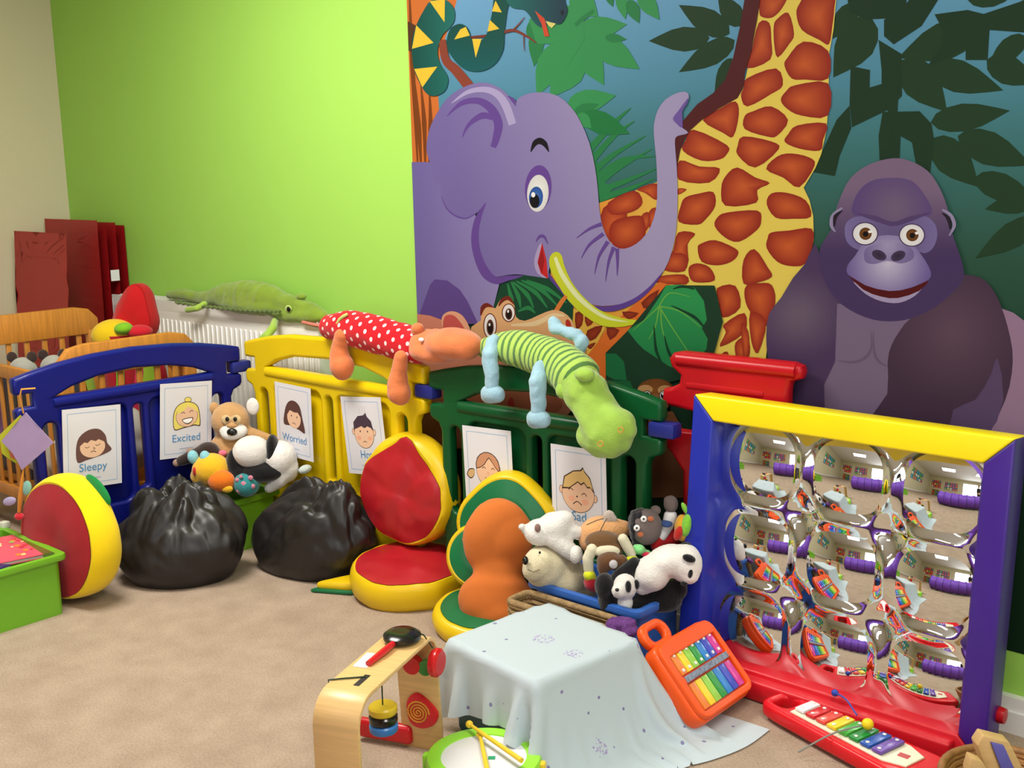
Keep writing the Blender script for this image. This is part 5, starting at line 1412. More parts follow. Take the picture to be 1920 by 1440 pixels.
    for (pu, pv, r) in ((.36, .42, .034), (.58, .62, .036), (.50, .40, .03), (.42, .70, .03), (.80, .35, .03), (.72, .75, .03)):
        vm = nt.nodes.new('ShaderNodeVectorMath'); vm.operation = 'DISTANCE'; vm.inputs[1].default_value = (pu, pv, 0); L_(uvn.outputs['UV'], vm.inputs[0])
        ml = nt.nodes.new('ShaderNodeMath'); ml.operation = 'LESS_THAN'; ml.inputs[1].default_value = r; L_(vm.outputs['Value'], ml.inputs[0])
        mu = nt.nodes.new('ShaderNodeMath'); mu.operation = 'MULTIPLY'; L_(ml.outputs[0], mu.inputs[0]); L_(gt.outputs[0], mu.inputs[1])
        mm = nt.nodes.new('ShaderNodeMix'); mm.data_type = 'RGBA'; mm.inputs[7].default_value = lin((160, 140, 196)); L_(mu.outputs[0], mm.inputs[0]); L_(prev, mm.inputs[6]); prev = mm.outputs[2]
    L_(prev, b.inputs['Base Color'])
    o = link('scarf', me, m)
    tag(o, 'pale aqua scarf with lilac sequin spots draped over a box', 'scarf')
    o.location = (BOX['c'].x, BOX['c'].y, 0); o.rotation_euler = (0, 0, BOX['rot'])
    return P
scarf()

# ------------------------------------------------------------------ bent plywood pulley toy
W_ply = wood('pale birch plywood', (226, 186, 124), (2, 40, 40), .35, .88)
M_redw = mat('red lacquered wood', (200, 24, 34), .25); M_blackw = mat('black lacquered wood', (18, 17, 18), .2); M_grnw = mat('green lacquered wood', (60, 130, 60), .3); M_yelw = mat('yellow painted wood', (214, 184, 40), .35); M_bluw = mat('blue painted wood', (52, 120, 196), .35); M_cord = mat('dark green cord', (38, 58, 40), .9); M_slotshade = mat('painted slot shade', (40, 30, 26), .7)
def pulley_toy():
    o = Vector((-1.765, 1.375, 0)); far = Vector((-1.905, 1.735, 0)); d = far - o; L = d.length
    a = math.atan2(-d.x, d.y)
    t = thing('pulley_toy', 'bent plywood pulley toy with a black knob and red lever', 'wooden toy', o, a)
    H, w, th, r = .312, .108, .010, .06
    path = [(0, 0)]
    for i in range(9):
        q = math.radians(180 - 90 * i / 8); path.append((r + r * math.cos(q), H - r + r * math.sin(q)))
    for i in range(9):
        q = math.radians(90 - 78 * i / 8); path.append((L - r * .7 + r * .7 * math.cos(q), H - r * .7 + r * .7 * math.sin(q)))
    path.append((L + .02, 0))
    b = MB(); bm = b.bm; rings = []
    for i, (y, z) in enumerate(path):
        y0_, z0_ = path[max(i - 1, 0)]; y1_, z1_ = path[min(i + 1, len(path) - 1)]
        n = Vector((0, -(z1_ - z0_), y1_ - y0_)).normalized()
        if n.length == 0: n = Vector((0, -1, 0))
        c = Vector((0, y, z))
        ring = [bm.verts.new(c + Vector((sx * w / 2, 0, 0)) + n * s * th / 2) for sx, s in ((-1, 1), (1, 1), (1, -1), (-1, -1))]
        rings.append(ring)
    for A, B in zip(rings, rings[1:]):
        for k in range(4): bm.faces.new((A[k], A[(k + 1) % 4], B[(k + 1) % 4], B[k]))
    bm.faces.new(rings[0]); bm.faces.new(list(reversed(rings[-1])))
    b.build('arch', W_ply, t, bevel=.002)
    zt = H + th / 2
    MB().box((0.01, .10, zt), (.014, .055, .002)).build('slot', M_slotshade, t, bevel=.004)  # no hole cut: dark patch on the plank, the slot's shade painted as colour
    b = MB(); b.lathe([(0, 0), (.034, 0), (.044, .006), (.044, .014), (.034, .021), (.012, .022), (0, .020)], 28, Matrix.Translation((0.002, L - .075, zt + .004))); b.build('knob', M_blackw, t)
    MB().tube([(.0, L - .11, zt + .012), (-.002, L - .16, zt + .011), (-.010, L - .22, zt + .006)], [.007, .0085, .007], 10).build('lever', M_redw, t)
    b = MB(); b.lathe([(0, 0), (.030, 0), (.034, .006), (.034, .016), (.028, .022), (0, .022)], 24, Matrix.Translation((w / 2 + .004, L - .035, H - .055)) @ Matrix.Rotation(PI / 2, 4, 'Y')); b.build('wheel', M_redw, t)
    b = MB(); b.lathe([(0, 0), (.022, 0), (.022, .02), (0, .02)], 24, Matrix.Translation((.0, L - .012, H - .075)) @ Matrix.Rotation(PI / 2, 4, 'X')); b.build('bobbin', M_redw, t)
    b = MB(); b.lathe([(0, 0), (.018, 0), (.018, .02), (0, .02)], 24, Matrix.Translation((.034, L - .010, H - .078)) @ Matrix.Rotation(PI / 2, 4, 'X')); b.build('bobbin', M_grnw, t)
    # hanging reels
    yy = .225; xx = -.01
    for k, (m, z) in enumerate(((M_yelw, .178), (M_blackw, .156), (M_bluw, .134))):
        MB().lathe([(0, 0), (.030, 0), (.033, .004), (.033, .016), (.029, .020), (0, .020)], 24, Matrix.Translation((xx, yy, z))).build('reel', m, t)
    MB().tube([(xx, yy, .196), (xx, yy, H - .006)], .0016, 6).build('cord', M_cord, t)
    MB().tube([(.012, .115, zt + .002), (-.03, .09, zt + .003), (-w / 2 - .004, .075, zt + .002), (-w / 2 - .003, .08, H - .02)], .0018, 6).build('cord', M_cord, t)
    MB().tube([(.02, L - .07, zt + .026), (.045, L - .05, zt + .012), (.06, L - .035, H - .02)], .0018, 6).build('cord', M_cord, t)
    MB().tube([(-.02, .02, .085), (-.045, L * .5, .06), (-.055, L - .0, .06)], [.026, .028, .028], 14).build('crossbar', M_redw, t) if False else None
    MB().box((-.10, L + .012, .034), (.15, .026, .05)).build('foot_bar', M_redw, t, bevel=.012, seg=3)
    # red swirl on the inner face of the far leg
    yf = L + .006
    sw = MB(); sw.prism(catmull([(-.035, .02), (-.03, -.03), (.0, -.045), (.035, -.03), (.045, .0), (.02, .03), (-.01, .045)], 4), .012, Matrix.Translation((.005, yf - .004, .108))); sw.build('swirl_plate', M_redw, t, bevel=.003)
    sp = [(.03 * (1 - i / 60) * math.cos(i * .42), yf - .011, .105 + .03 * (1 - i / 60) * math.sin(i * .42)) for i in range(60)]
    MB().tube(sp, .0022, 6).build('swirl_line', mat('gold paint', (206, 140, 40), .4), t)
    MB().box((-.028, L * .50, zt + .0006), (.034, .075, .0008), (0, 0, .05)).build('sticker', M_paper, t)
pulley_toy()

# ------------------------------------------------------------------ toy drum and sticks
P_limed = plastic('bright lime plastic', (150, 222, 60)); P_yels = plastic('yellow stick plastic', (232, 196, 52))
def drum():
    c = PZ(915, 1412, .085); r = .128
    c = Vector((c.x - .0, c.y - .014, 0))
    t = thing('toy_drum', 'lime green toy drum with a white skin on the carpet', 'drum', c, .3)
    MB().lathe([(r - .01, 0), (r, .006), (r, .03), (r - .012, .036), (r - .012, .060), (r, .066), (r + .004, .076), (r, .086), (r - .012, .089), (r - .030, .086), (r - .032, .080), (r - .032, .0), (r - .01, 0)], 48).build('shell', P_limed, t)
    MB().lathe([(0, .083), (r - .031, .083), (r - .031, .078), (0, .078)], 48).build('skin', mat('white drum skin', (226, 226, 230), .4), t)
    for k in range(6):
        a = k * PI / 3 + .25
        MB().box(((r + .006) * math.cos(a), (r + .006) * math.sin(a), .055), (.016, .022, .05), (0, 0, a)).build('lug', P_limed if k % 2 else P_yels, t, bevel=.005)
    MB().box((.02, .0, .0835), (.016, .014, .001), (0, 0, .4)).build('badge', mat('green badge print', (40, 150, 110), .4), t)
    for k, (p, q, lab) in enumerate((((880, 1358), (978, 1426), 'yellow drumstick lying diagonally across the white drum skin'), ((900, 1378), (914, 1446), 'yellow drumstick pointing down the white drum skin'))):
        z = .096 + .012 * (1 - k)
        A = PZ(*p, z); B = PZ(*q, z)
        s = thing('drumstick', lab, 'drumstick', A, 0, 'yellow drumsticks')
        D = B - A
        MB().tube([D * .04, D * .5, D], [.0042, .0052, .006], 12).build('shaft', P_yels, s)
        b = MB(); b.ell((0, 0, 0), .009); b.build('tip', P_yels, s)
drum()

# ------------------------------------------------------------------ orange xylophone case leaning on the blue tub
RAIN = [(236, 130, 44), (244, 214, 40), (150, 206, 70), (40, 150, 60), (40, 130, 210), (52, 70, 190), (210, 50, 150)]
P_orange = plastic('orange plastic', (238, 88, 28)); M_stud = mat('white stud', (232, 232, 226), .3, metal=.2)
def key_mats(): return [mat('xylophone key %s' % n, c, .25) for n, c in zip(('orange', 'yellow', 'lime', 'green', 'blue', 'indigo', 'pink'), RAIN)]
def orange_case():
    A = Vector((-1.438, 2.205, 0)); B = Vector((-1.442, 2.461, 0)); W = (B - A).length
    lean = math.radians(44)
    t = thing('xylophone', 'orange toy xylophone case with rainbow keys leaning on the blue tub', 'xylophone', A)
    # local frame: u along the floor edge, v up the case, n out of its face
    u = (B - A).normalized(); v = Vector((-math.sin(lean), 0, math.cos(lean))); n = u.cross(v).normalized()
    M = Matrix((u, -n, v)).transposed().to_4x4()      # x=u, y=into the case, z=v
    Hh = .222
    body = rrect(0, W, 0, Hh, .035)
    M = M @ Matrix.Translation((0, -.030, .01))
    plate('case', body, [], .05, .012, P_orange, t, M)
    # raised border
    plate('border', rrect(.006, W - .006, .006, Hh - .006, .03), [rrect(.028, W - .022, .024, .104, .006), rrect(.028, W - .022, .118, Hh - .045, .006)], .016, .004, P_orange, t, M @ Matrix.Translation((0, -.030, 0)))
    han = rrect(.015, .125, Hh - .012, Hh + .062, .035, 7)
    plate('handle', han, [rrect(.04, .10, Hh + .008, Hh + .040, .015, 6)], .026, .009, P_orange, t, M)
    km = key_mats()
    for row, (za, zb) in enumerate(((.124, .186), (.028, .098))):
        k0, k1 = .034, W - .028; n_ = 7
        for i in range(n_):
            xa = k0 + (k1 - k0) * i / n_; xb = k0 + (k1 - k0) * (i + 1) / n_
            key = MB().box(((xa + xb) / 2, -.029, (za + zb) / 2), (xb - xa - .002, .008, zb - za)).build('key', km[i], t, bevel=.0015)
            key.data.transform(M)
            if row == 0:
                for zz in (za + .01, zb - .01):
                    s = MB(); s.box(((xa + xb) / 2, -.034, zz), (.008, .004, .008)); so = s.build('stud', M_stud, key, bevel=.001); so.data.transform(M)
    o = MB().box((W / 2, -.0385, .111), (W - .06, .003, .016)).build('label_strip', mat('grey printed strip', (120, 130, 150), .4, var=.5, varscale=120), t); o.data.transform(M)
    MB()
orange_case()

# ------------------------------------------------------------------ red xylophone
P_redx = plastic('glossy red plastic', (214, 26, 36), .25)
def red_xylophone():
    A = PZ(1462, 1300, .04); B = PZ(1745, 1432, .045)
    A.y -= .035; B.y -= .035
    d = B - A; ang = math.atan2(d.y, d.x); Lx = .42
    t = thing('xylophone', 'long red toy xylophone lying on the carpet before the mirror', 'xylophone', (A.x, A.y, 0), ang)
    def outl(k):
        return [(x, z) for x, z in catmull([(-.0, -.03 + k), (0, .03 - k), (.03, .048 - k), (.12, .055 - k), (.30, .066 - k), (.40, .070 - k), (Lx, .045 - k), (Lx, -.045 + k), (.40, -.070 + k), (.30, -.066 + k), (.12, -.055 + k), (.03, -.048 + k)], 4)]
    MF = Matrix.Rotation(-PI / 2, 4, 'X')      # outline lies flat, thickness becomes height
    t.scale = (1.14, 1.1, 1.0)
    plate('body', outl(0), [rrect(.018, .062, -.026, .026, .016)], .040, .010, P_redx, t, Matrix.Translation((0, 0, .030)) @ MF)
    plate('feet', outl(.02), [rrect(.012, .07, -.022, .022, .01)], .012, .003, P_redx, t, Matrix.Translation((0, 0, .006)) @ MF)
    pan = [(.082, -.036), (.082, .036), (.33, .048), (.375, .030), (.375, -.030), (.33, -.048)]
    plate('key_bed', pan, [], .006, .002, mat('cream plastic', (236, 228, 204), .35), t, Matrix.Translation((0, 0, .052)) @ MF)
    cols = [(238, 236, 240), (206, 34, 44), (228, 72, 60), (240, 206, 40), (70, 178, 62), (30, 140, 60), (30, 84, 176), (112, 76, 170)]
    names = ['white', 'red', 'coral', 'yellow', 'green', 'emerald', 'blue', 'violet']
    for i, c in enumerate(cols):
        x = .100 + .0300 * i; wv = .028 + .0016 * i
        k = MB().box((x, 0, .061), (.024, 2 * wv, .008)).build('key', mat('bar ' + names[i], c, .25), t, bevel=.0015)
        for s in (-1, 1): 
            b = MB(); b.ell((x, s * (wv - .010), .066), (.0045, .0045, .002), sub=2); b.build('stud', M_stud, k)
    MB().box((.348, .0, .0555), (.022, .016, .0012), (0, 0, .2)).build('badge', mat('red badge print', (190, 60, 60), .4), t)
    # beaters lying on it
    for (h, e, c, nm, lab) in (((.285, .012, .083), (.20, -.13, .02), (240, 206, 30), 'yellow', 'toy beater with a yellow ball head lying on the red xylophone'), ((.135, .075, .085), (.235, .035, .078), (40, 70, 170), 'blue', 'toy beater with a blue ball head behind the red xylophone')):
        s = thing('beater', lab, 'beater', (A.x, A.y, 0), ang, 'xylophone beaters')
        b = MB(); b.ell(h, .014 if nm == 'yellow' else .009); b.build('head', plastic('%s beater plastic' % nm, c), s)
        mid = (Vector(h) + Vector(e)) / 2 + Vector((0, 0, .012))
        q = catmull([tuple(h), tuple(mid), tuple(e)], 6, False)
        MB().tube(q, .0022, 6).build('handle', mat('grey cord' if nm == 'yellow' else 'blue cord', (130, 130, 124) if nm == 'yellow' else (50, 80, 170), .6), s)
red_xylophone()

# ------------------------------------------------------------------ bubble mirror
def bubble_mirror():
    xl, xr_ = -1.683, -.838; W = xr_ - xl; Hm = .775; yb = 2.545; lean = math.atan2(.075, Hm)
    t = thing('bubble_mirror', 'bubble mirror of nine domes in a blue, yellow, purple and red padded frame', 'mirror', (xl, yb, 0))
    R_ = Matrix.Rotation(-lean, 4, 'X')
    M = R_
    fw, dp = .066, .085
    foam = dict(left=(24, 40, 160), top=(246, 222, 6), right=(58, 26, 128), bottom=(200, 20, 36))
    def bar(poly, m, nm, d=dp, yo=0.0):
        b = MB(); b.prism(poly, d, M @ Matrix.Translation((0, yo, 0))); return b.build(nm, m, t, bevel=.006, seg=3)
    vm = lambda k, c: vinyl('%s padded vinyl' % k, c, .4)
    bar([(0, 0), (0, Hm), (fw, Hm - fw), (fw, fw)], vm('royal blue', foam['left']), 'left_bar')
    bar([(0, Hm), (W, Hm), (W - fw, Hm - fw), (fw, Hm - fw)], vm('bright yellow', foam['top']), 'top_bar')
    bar([(W, Hm), (W, 0), (W - fw, fw), (W - fw, Hm - fw)], vm('purple', foam['right']), 'right_bar')
    bar([(0, 0), (fw, fw), (W - fw, fw), (W, 0)], vm('crimson', foam['bottom']), 'bottom_bar')
    MB().box((W / 2, -.045, .030), (W - .14, .05, .055)).build('base_bar', vm('crimson', foam['bottom']), t, bevel=.008, seg=3)
    for z in (.115, .045):
        MB().lathe([(0, 0), (.018, 0), (.02, .004), (.018, .018), (0, .022)], 20, Matrix.Translation((W - .002, .035 if z > .1 else .02, z)) @ Matrix.Rotation(PI / 2, 4, 'Y')).build('bolt_cap', P_red, t)
    MR = mat('mirror acrylic', (236, 238, 240), .015, metal=1.0)
    # moulded sheet: flares up towards every dome
    x0_, x1_, z0_, z1_ = fw - .01, W - fw + .01, fw - .01, Hm - fw + .01
    rad = .112; px_ = .238; pz_ = .226; ym = .028
    cs = [(W / 2 + .012 + px_ * (i - 1), Hm / 2 - .005 + pz_ * (j - 1)) for i in range(3) for j in range(3)]
    N = 170
    bm = bmesh.new(); g = []
    for i in range(N + 1):
        row = []
        for j in range(N + 1):
            x = x0_ + (x1_ - x0_) * i / N; z = z0_ + (z1_ - z0_) * j / N
            h = 0
            for a, b_ in cs:
                k = max(0, math.hypot(x - a, z - b_) - rad); h -= .016 * math.exp(-(k / .030) ** 2)
            row.append(bm.verts.new(M @ Vector((x, h + ym, z))))
        g.append(row)
    for i in range(N):
        for j in range(N): bm.faces.new((g[i][j], g[i + 1][j], g[i + 1][j + 1], g[i][j + 1]))
    me = bpy.data.meshes.new('mirror_sheet'); bm.to_mesh(me); bm.free(); smooth(me)
    link('mirror_sheet', me, MR, t)
    MB().box((W / 2, 0.038, Hm / 2), (W - fw, .006, Hm - fw)).build('backing', M_white, t).data.transform(M)
    prof = [(rad * math.sin(a), -.052 * (math.cos(a) - math.cos(1.05)) / (1 - math.cos(1.05)) if False else 0) for a in (0,)]
    SG = .025
    Rr = (rad ** 2 + SG ** 2) / (2 * SG)
    for k, (cx, cz) in enumerate(cs):
        pr = []
        for i in range(25):
            r = rad * i / 24
            pr.append((r, math.sqrt(Rr ** 2 - r ** 2) - (Rr - SG)))
        b = MB(); b.lathe([(rad + .001, -.006)] + list(reversed(pr)), 56, M @ Matrix.Translation((cx, ym - .012, cz)) @ Matrix.Rotation(PI / 2, 4, 'X'))
        b.build('dome', MR, t)
bubble_mirror()

# ------------------------------------------------------------------ wicker bowl with wooden block
W_block = wood('beech wood', (208, 170, 114), (3, 3, 30), .5, .85)
M_cane = mat('brown cane', (150, 104, 58), .6, (220, .5, .004), var=.2, varscale=40)
def wicker_bowl():
    c = PZ(1880, 1475, .0); c = Vector((-.735, 2.35, 0))
    t = thing('wicker_bowl', 'round brown wicker bowl at the foot of the mirror', 'basket', c)
    b = MB()
    for i in range(7):
        r = .085 + .045 * (i / 6) ** .7; z = .007 + .0125 * i
        b.tube([(r * math.cos(2 * PI * k / 40), r * math.sin(2 * PI * k / 40), z + .0018 * (k % 2)) for k in range(40)], .0078, 8, closed=True)
    o = b.build('weave', M_cane, t); o['kind'] = 'stuff'
    MB().tube([(.133 * math.cos(2 * PI * k / 48), .133 * math.sin(2 * PI * k / 48), .092) for k in range(48)], .009, 10, closed=True).build('rim', M_cane, t)
    MB().lathe([(0, .004), (.084, .004), (.084, .010), (0, .010)], 32).build('bottom', M_cane, t)
    f = Fr(c + Vector((0, 0, .05)))
    t2 = thing('wooden_block', 'pale wooden sound block with a purple slot standing in the wicker bowl', 'wooden toy', f.o, YAW)
    def pl(pts, y): return [(f.p(x, yy, y).x, f.p(x, yy, y).z) for x, yy in pts]
    b = MB(); b.prism(pl([(1826, 1390), (1838, 1372), (1886, 1384), (1920, 1450), (1920, 1490), (1860, 1490)], -.02), .035, Matrix.Translation((0, -.02, 0))); b.build('block', W_block, t2, bevel=.003)
    b = MB(); b.prism(pl([(1858, 1392), (1882, 1398), (1908, 1455), (1895, 1470), (1880, 1450)], -.042), .008, Matrix.Translation((0, -.040, 0))); b.build('slot', mat('purple blue paint', (92, 88, 170), .5), t2, bevel=.001)
    b = MB(); b.prism(pl([(1808, 1436), (1815, 1412), (1836, 1420), (1858, 1460), (1850, 1490), (1812, 1490)], -.055), .03, Matrix.Translation((0, -.06, 0))); b.build('striker', W_block, t2, bevel=.003)
wicker_bowl()

# ------------------------------------------------------------------ books in the green tub
def books():
    M_page = mat('book pages', (226, 222, 212), .8)
    def book(label, c, size, rz, ry, col, rx=0, art=None):
        t = thing('book', label, 'book', c, math.radians(rz), 'picture books in the green tub'); t.rotation_euler = (math.radians(rx), math.radians(ry), math.radians(rz))
        w, l, h = size
        MB().box((0, 0, h / 2), (w - .006, l - .006, h - .004)).build('pages', M_page, t, sm=False)
        m = mat('book cover %s' % label[:18], col, .3, var=.10 if not art else .0, varscale=30)
        MB().box((0, 0, h - .001), (w, l, .003)).build('front_cover', m, t, bevel=.001); MB().box((0, 0, .001), (w, l, .003)).build('back_cover', m, t, bevel=.001)
        MB().box((-w / 2, 0, h / 2), (.003, l, h)).build('spine', m, t)
        if art:
            pr = Print(lambda x, y, l_: Vector(((x - .5) * w, (.5 - y) * l, h + .0008 + .00004 * l_)))
            rnd = random.Random(len(label))
            for k in range(26):
                cx, cy, r = rnd.uniform(.1, .9), rnd.uniform(.1, .9), rnd.uniform(.02, .05); c_ = rnd.choice(art)
                pr.ell(cx, cy, r, r * .8, c_)
            pr.build('cover_picture', vcol_mat('book print', .35), t)['kind'] = 'stuff'
        return t
    # supporting pile, then the visible top ones
    book('thick blue book at the bottom of the green tub', (-3.645, 1.31, .008), (.34, .5, .06), 0, 0, (60, 90, 150))
    book('white ringed book lying lower in the green tub', (-3.60, 1.28, .07), (.30, .40, .055), 4, 0, (220, 220, 222))
    a = PZ(64, 1012, .195)
    book('pink picture book on top of the pile in the green tub', (a.x + .005, a.y - .055, .175), (.21, .25, .014), -12, 6, (226, 84, 104), art=[(240, 196, 120), (236, 130, 60), (200, 60, 70), (240, 220, 170), (150, 170, 90)])
    a = PZ(20, 1050, .19)
    book('dark blue and pink book sticking up in the green tub', (-3.585, 1.34, .158), (.20, .26, .012), 14, -6, (40, 40, 110), art=[(230, 60, 140), (240, 240, 240), (230, 60, 140), (40, 90, 180)])
    a = PZ(14, 988, .20)
    t = thing('foam_block', 'small white foam cube resting on the books', 'block', (a.x, a.y - .01, .196), .3)
    MB().box((0, 0, .013), (.028, .028, .026)).build('cube', mat('white foam', (222, 220, 206), .7), t, bevel=.003)
books()
# ------------------------------------------------------------------ things in and on the cot
def cot_things():
    cx, cy, hx, hy = COT
    # grey crate with two pale round toys at the head end
    t = thing('storage_crate', 'dark grey crate inside the head end of the cot', 'crate', (cx - hx + .20, cy - .10, .21), 0)
    G = plastic('dark grey plastic', (62, 66, 72))
    for a, b_ in (((0, -.115, .20), (.26, .012, .40)), ((0, .115, .20), (.26, .012, .40)), ((-.125, 0, .20), (.012, .24, .40)), ((.125, 0, .20), (.012, .24, .40)), ((0, 0, .006), (.26, .24, .012))):
        MB().box(a, b_).build('wall_panel' if b_[2] > .1 else 'bottom', G, t, bevel=.004)
    for k, (dx, dy, lab) in enumerate(((-.02, -.045, 'pale grey soft toy with dark ears nearer the front of the grey crate'), (.03, .06, 'pale grey soft toy with dark ears nearer the back of the grey crate'))):
        s = thing('soft_toy', lab, 'plush toy', (cx - hx + .20 + dx, cy - .10 + dy, .222), YAW)
        blob('body', [('e', Vector((0, 0, .12)), (.045, .045, .12), 0), ('e', Vector((0, 0, .28)), (.05, .05, .13), 0), ('e', Vector((0, 0, .40)), (.055, .055, .055), 0)], plush('pale grey plush toy', (170, 168, 160)), s, .008, 5)
        for sx in (-1, 1): ball('ear', ('e', Vector((sx * .04, 0, .455)), (.022, .01, .022), 0), plush('dark brown ear plush', (60, 44, 40)), s)
    # red pointed cushion and a yellow green ball cushion leaning by the radiator end
    f = Fr(Vector((-4.42, 2.30, .21)))
    t = thing('tulip_cushion', 'red pointed tulip cushion standing in the cot by the radiator', 'cushion', f.o, YAW)
    def R(th):
        d = abs((th - PI / 2 + PI) % (2 * PI) - PI); return .098 + .055 * math.exp(-(d / .5) ** 2)
    c = f.p(257, 600, 0)
    MB().cyl((c.x, .01, 0), (c.x, .01, c.z - .08), .05, .09).build('stem', fabric('lime green felt', (150, 190, 50)), t)
    pad(t, R, lambda th: R(th) - .005, .07, fabric('scarlet cotton', (176, 18, 22)), fabric('scarlet cotton', (176, 18, 22)), Mrot(c, -4, 8, -22), ('face', 'edge'), bulge=.03, wr=.012)
    f = Fr(Vector((-4.50, 2.20, .21)))
    t = thing('patchwork_cushion', 'round yellow and lime patchwork cushion beside the red tulip cushion', 'cushion', f.o, YAW)
    c = f.p(222, 612, -.05)
    MB().cyl((c.x, c.y, 0), (c.x, c.y, c.z - .03), .06, .08).build('base', fabric('crimson felt base', (170, 26, 40)), t)
    blob('body', [f.e(215, 630, 44, 32, -.05, .08)], fabric('bright yellow cotton', (216, 180, 20)), t, .008, 6)
    ball('patch', f.e(232, 616, 17, 11, -.10, .045), fabric('lime dotted cotton', (116, 176, 30)), t)
    ball('patch', f.e(262, 622, 24, 13, -.08, .05), fabric('crimson cotton', (186, 24, 40)), t)
    # bedding and loose ribbons behind the slats
    M_bed = fabric('white bedding', (206, 202, 196)); 
    o = blob('bedding', [('e', Vector((0, 0, .08)), (.30, .20, .07), 0), ('e', Vector((.15, -.08, .12)), (.14, .12, .09), 0), ('e', Vector((.22, .06, .16)), (.08, .12, .12), 0)], M_bed, None, .012, 5, wr=(9, .03))
    o.location = (cx + .06, cy - .05, .215); tag(o, 'rumpled white bedding heaped in the cot', 'bedding')
    for k, (dx, dy, c, nm, lab) in enumerate(((.18, .14, (206, 50, 90), 'hot pink', 'hot pink ribbon hanging inside the cot'), (.10, .10, (110, 180, 40), 'leaf green', 'leaf green ribbon hanging inside the cot'), (.26, .20, (186, 30, 46), 'ruby', 'ruby red ribbon hanging inside the cot'), (.02, .02, (140, 170, 60), 'moss', 'moss green ribbon hanging inside the cot'), (-.25, -.22, (170, 120, 176), 'mauve', 'mauve ribbon hanging at the front of the cot'))):
        s = MB(); 
        pts = [(0.004 * math.sin(i), .01 * math.sin(i * .9 + k), .02 + .36 * i / 9) for i in range(10)]
        s.tube(pts, .018, 8, flat=.35); ob = s.build('ribbon', fabric(nm + ' ribbon', c), None)
        ob.location = (cx + dx, cy + dy, .27); tag(ob, lab, 'ribbon', 'ribbons in the cot')
cot_things()

# ------------------------------------------------------------------ cloth squares hanging from the blue panel
def hanging_cloths():
    o = PZ(48, 735, .66)
    f = Fr(Vector((-3.735, 1.585, .42)))
    t = thing('hanging_cloth_toy', 'lilac and yellow cloth square hung by an orange strap on the blue panel', 'cloth toy', f.o, YAW)
    def cloth(pts, y, m, nm, th=.004):
        q = [f.p(a, b_, y) for a, b_ in pts]
        b = MB(); b.prism([(v.x, v.z) for v in catmull([(v.x, v.z) for v in q], 1)] if False else [(v.x, v.z) for v in q], th, Matrix.Translation((0, y, 0)))
        bmesh.ops.subdivide_edges(b.bm, edges=b.bm.edges[:], cuts=4, use_grid_fill=True)
        for v in b.bm.verts: v.co.y += .010 * noise.noise(Vector((v.co.x * 14, 3, v.co.z * 14)))
        return b.build(nm, m, t)
    cloth([(0, 815), (38, 778), (72, 812), (30, 870), (4, 850)], .008, fabric('yellow green flannel', (186, 186, 50)), 'back_square')
    cloth([(14, 822), (44, 782), (84, 822), (52, 872), (20, 858)], .000, fabric('coral flannel', (196, 110, 80)), 'middle_square')
    cloth([(4, 826), (47, 774), (101, 830), (40, 882), (24, 850)], -.008, fabric('lilac flannel', (164, 140, 178)), 'front_square')
    st = [f.p(x, y, yy) for x, y, yy in ((66, 728, .02), (40, 730, -.005), (37, 745, -.006), (44, 775, -.006))]
    MB().tube(st, .007, 8, flat=.4).build('strap', fabric('orange tape', (214, 140, 46)), t)
    MB().tube([f.p(44, 878, 0), f.p(41, 905, 0), f.p(38, 935, 0), f.p(36, 960, 0)], [.004, .010, .014, .010], 8, flat=.5).build('tail', fabric('orange tape', (214, 140, 46)), t)
    ball('tail_bead', f.e(36, 968, 9, 7, 0), plush('red bobble', (196, 40, 50)), t)
    ball('tail_tag', f.e(50, 915, 9, 14, .004, .006, 15), fabric('pale teal felt', (130, 180, 170)), t)
    ball('tail_tag', f.e(18, 940, 13, 8, .004, .006, -15), fabric('pale lilac felt', (166, 156, 190)), t)
hanging_cloths()

# ------------------------------------------------------------------ the rest of the room, seen in the mirror
V_purple = mat('purple tunnel fabric', (112, 58, 186), .55, (120, .2, .002))
def tunnel():
    t = thing('play_tunnel', 'purple ribbed play tunnel lying on the carpet behind the camera', 'play tunnel', (-1.85, .02, 0), math.radians(8))
    r, L, n = .33, 1.9, 6
    pr = []
    for i in range(n):
        for k in range(8):
            u = k / 8; pr.append((r - .028 * math.sin(PI * u), L * (i + u) / n))
    pr.append((r, L))
    MB().lathe(pr, 40, Matrix.Translation((0, 0, r + .012)) @ Matrix.Rotation(PI / 2, 4, 'Y')).build('skin', V_purple, t)
    for i in range(n + 1):
        x = L * i / n
        MB().tube([(x, r * math.cos(a), r + .012 + r * math.sin(a)) for a in [2 * PI * k / 36 for k in range(36)]], .009, 8, closed=True).build('hoop', mat('dark purple piping', (44, 18, 90), .5), t)
tunnel()
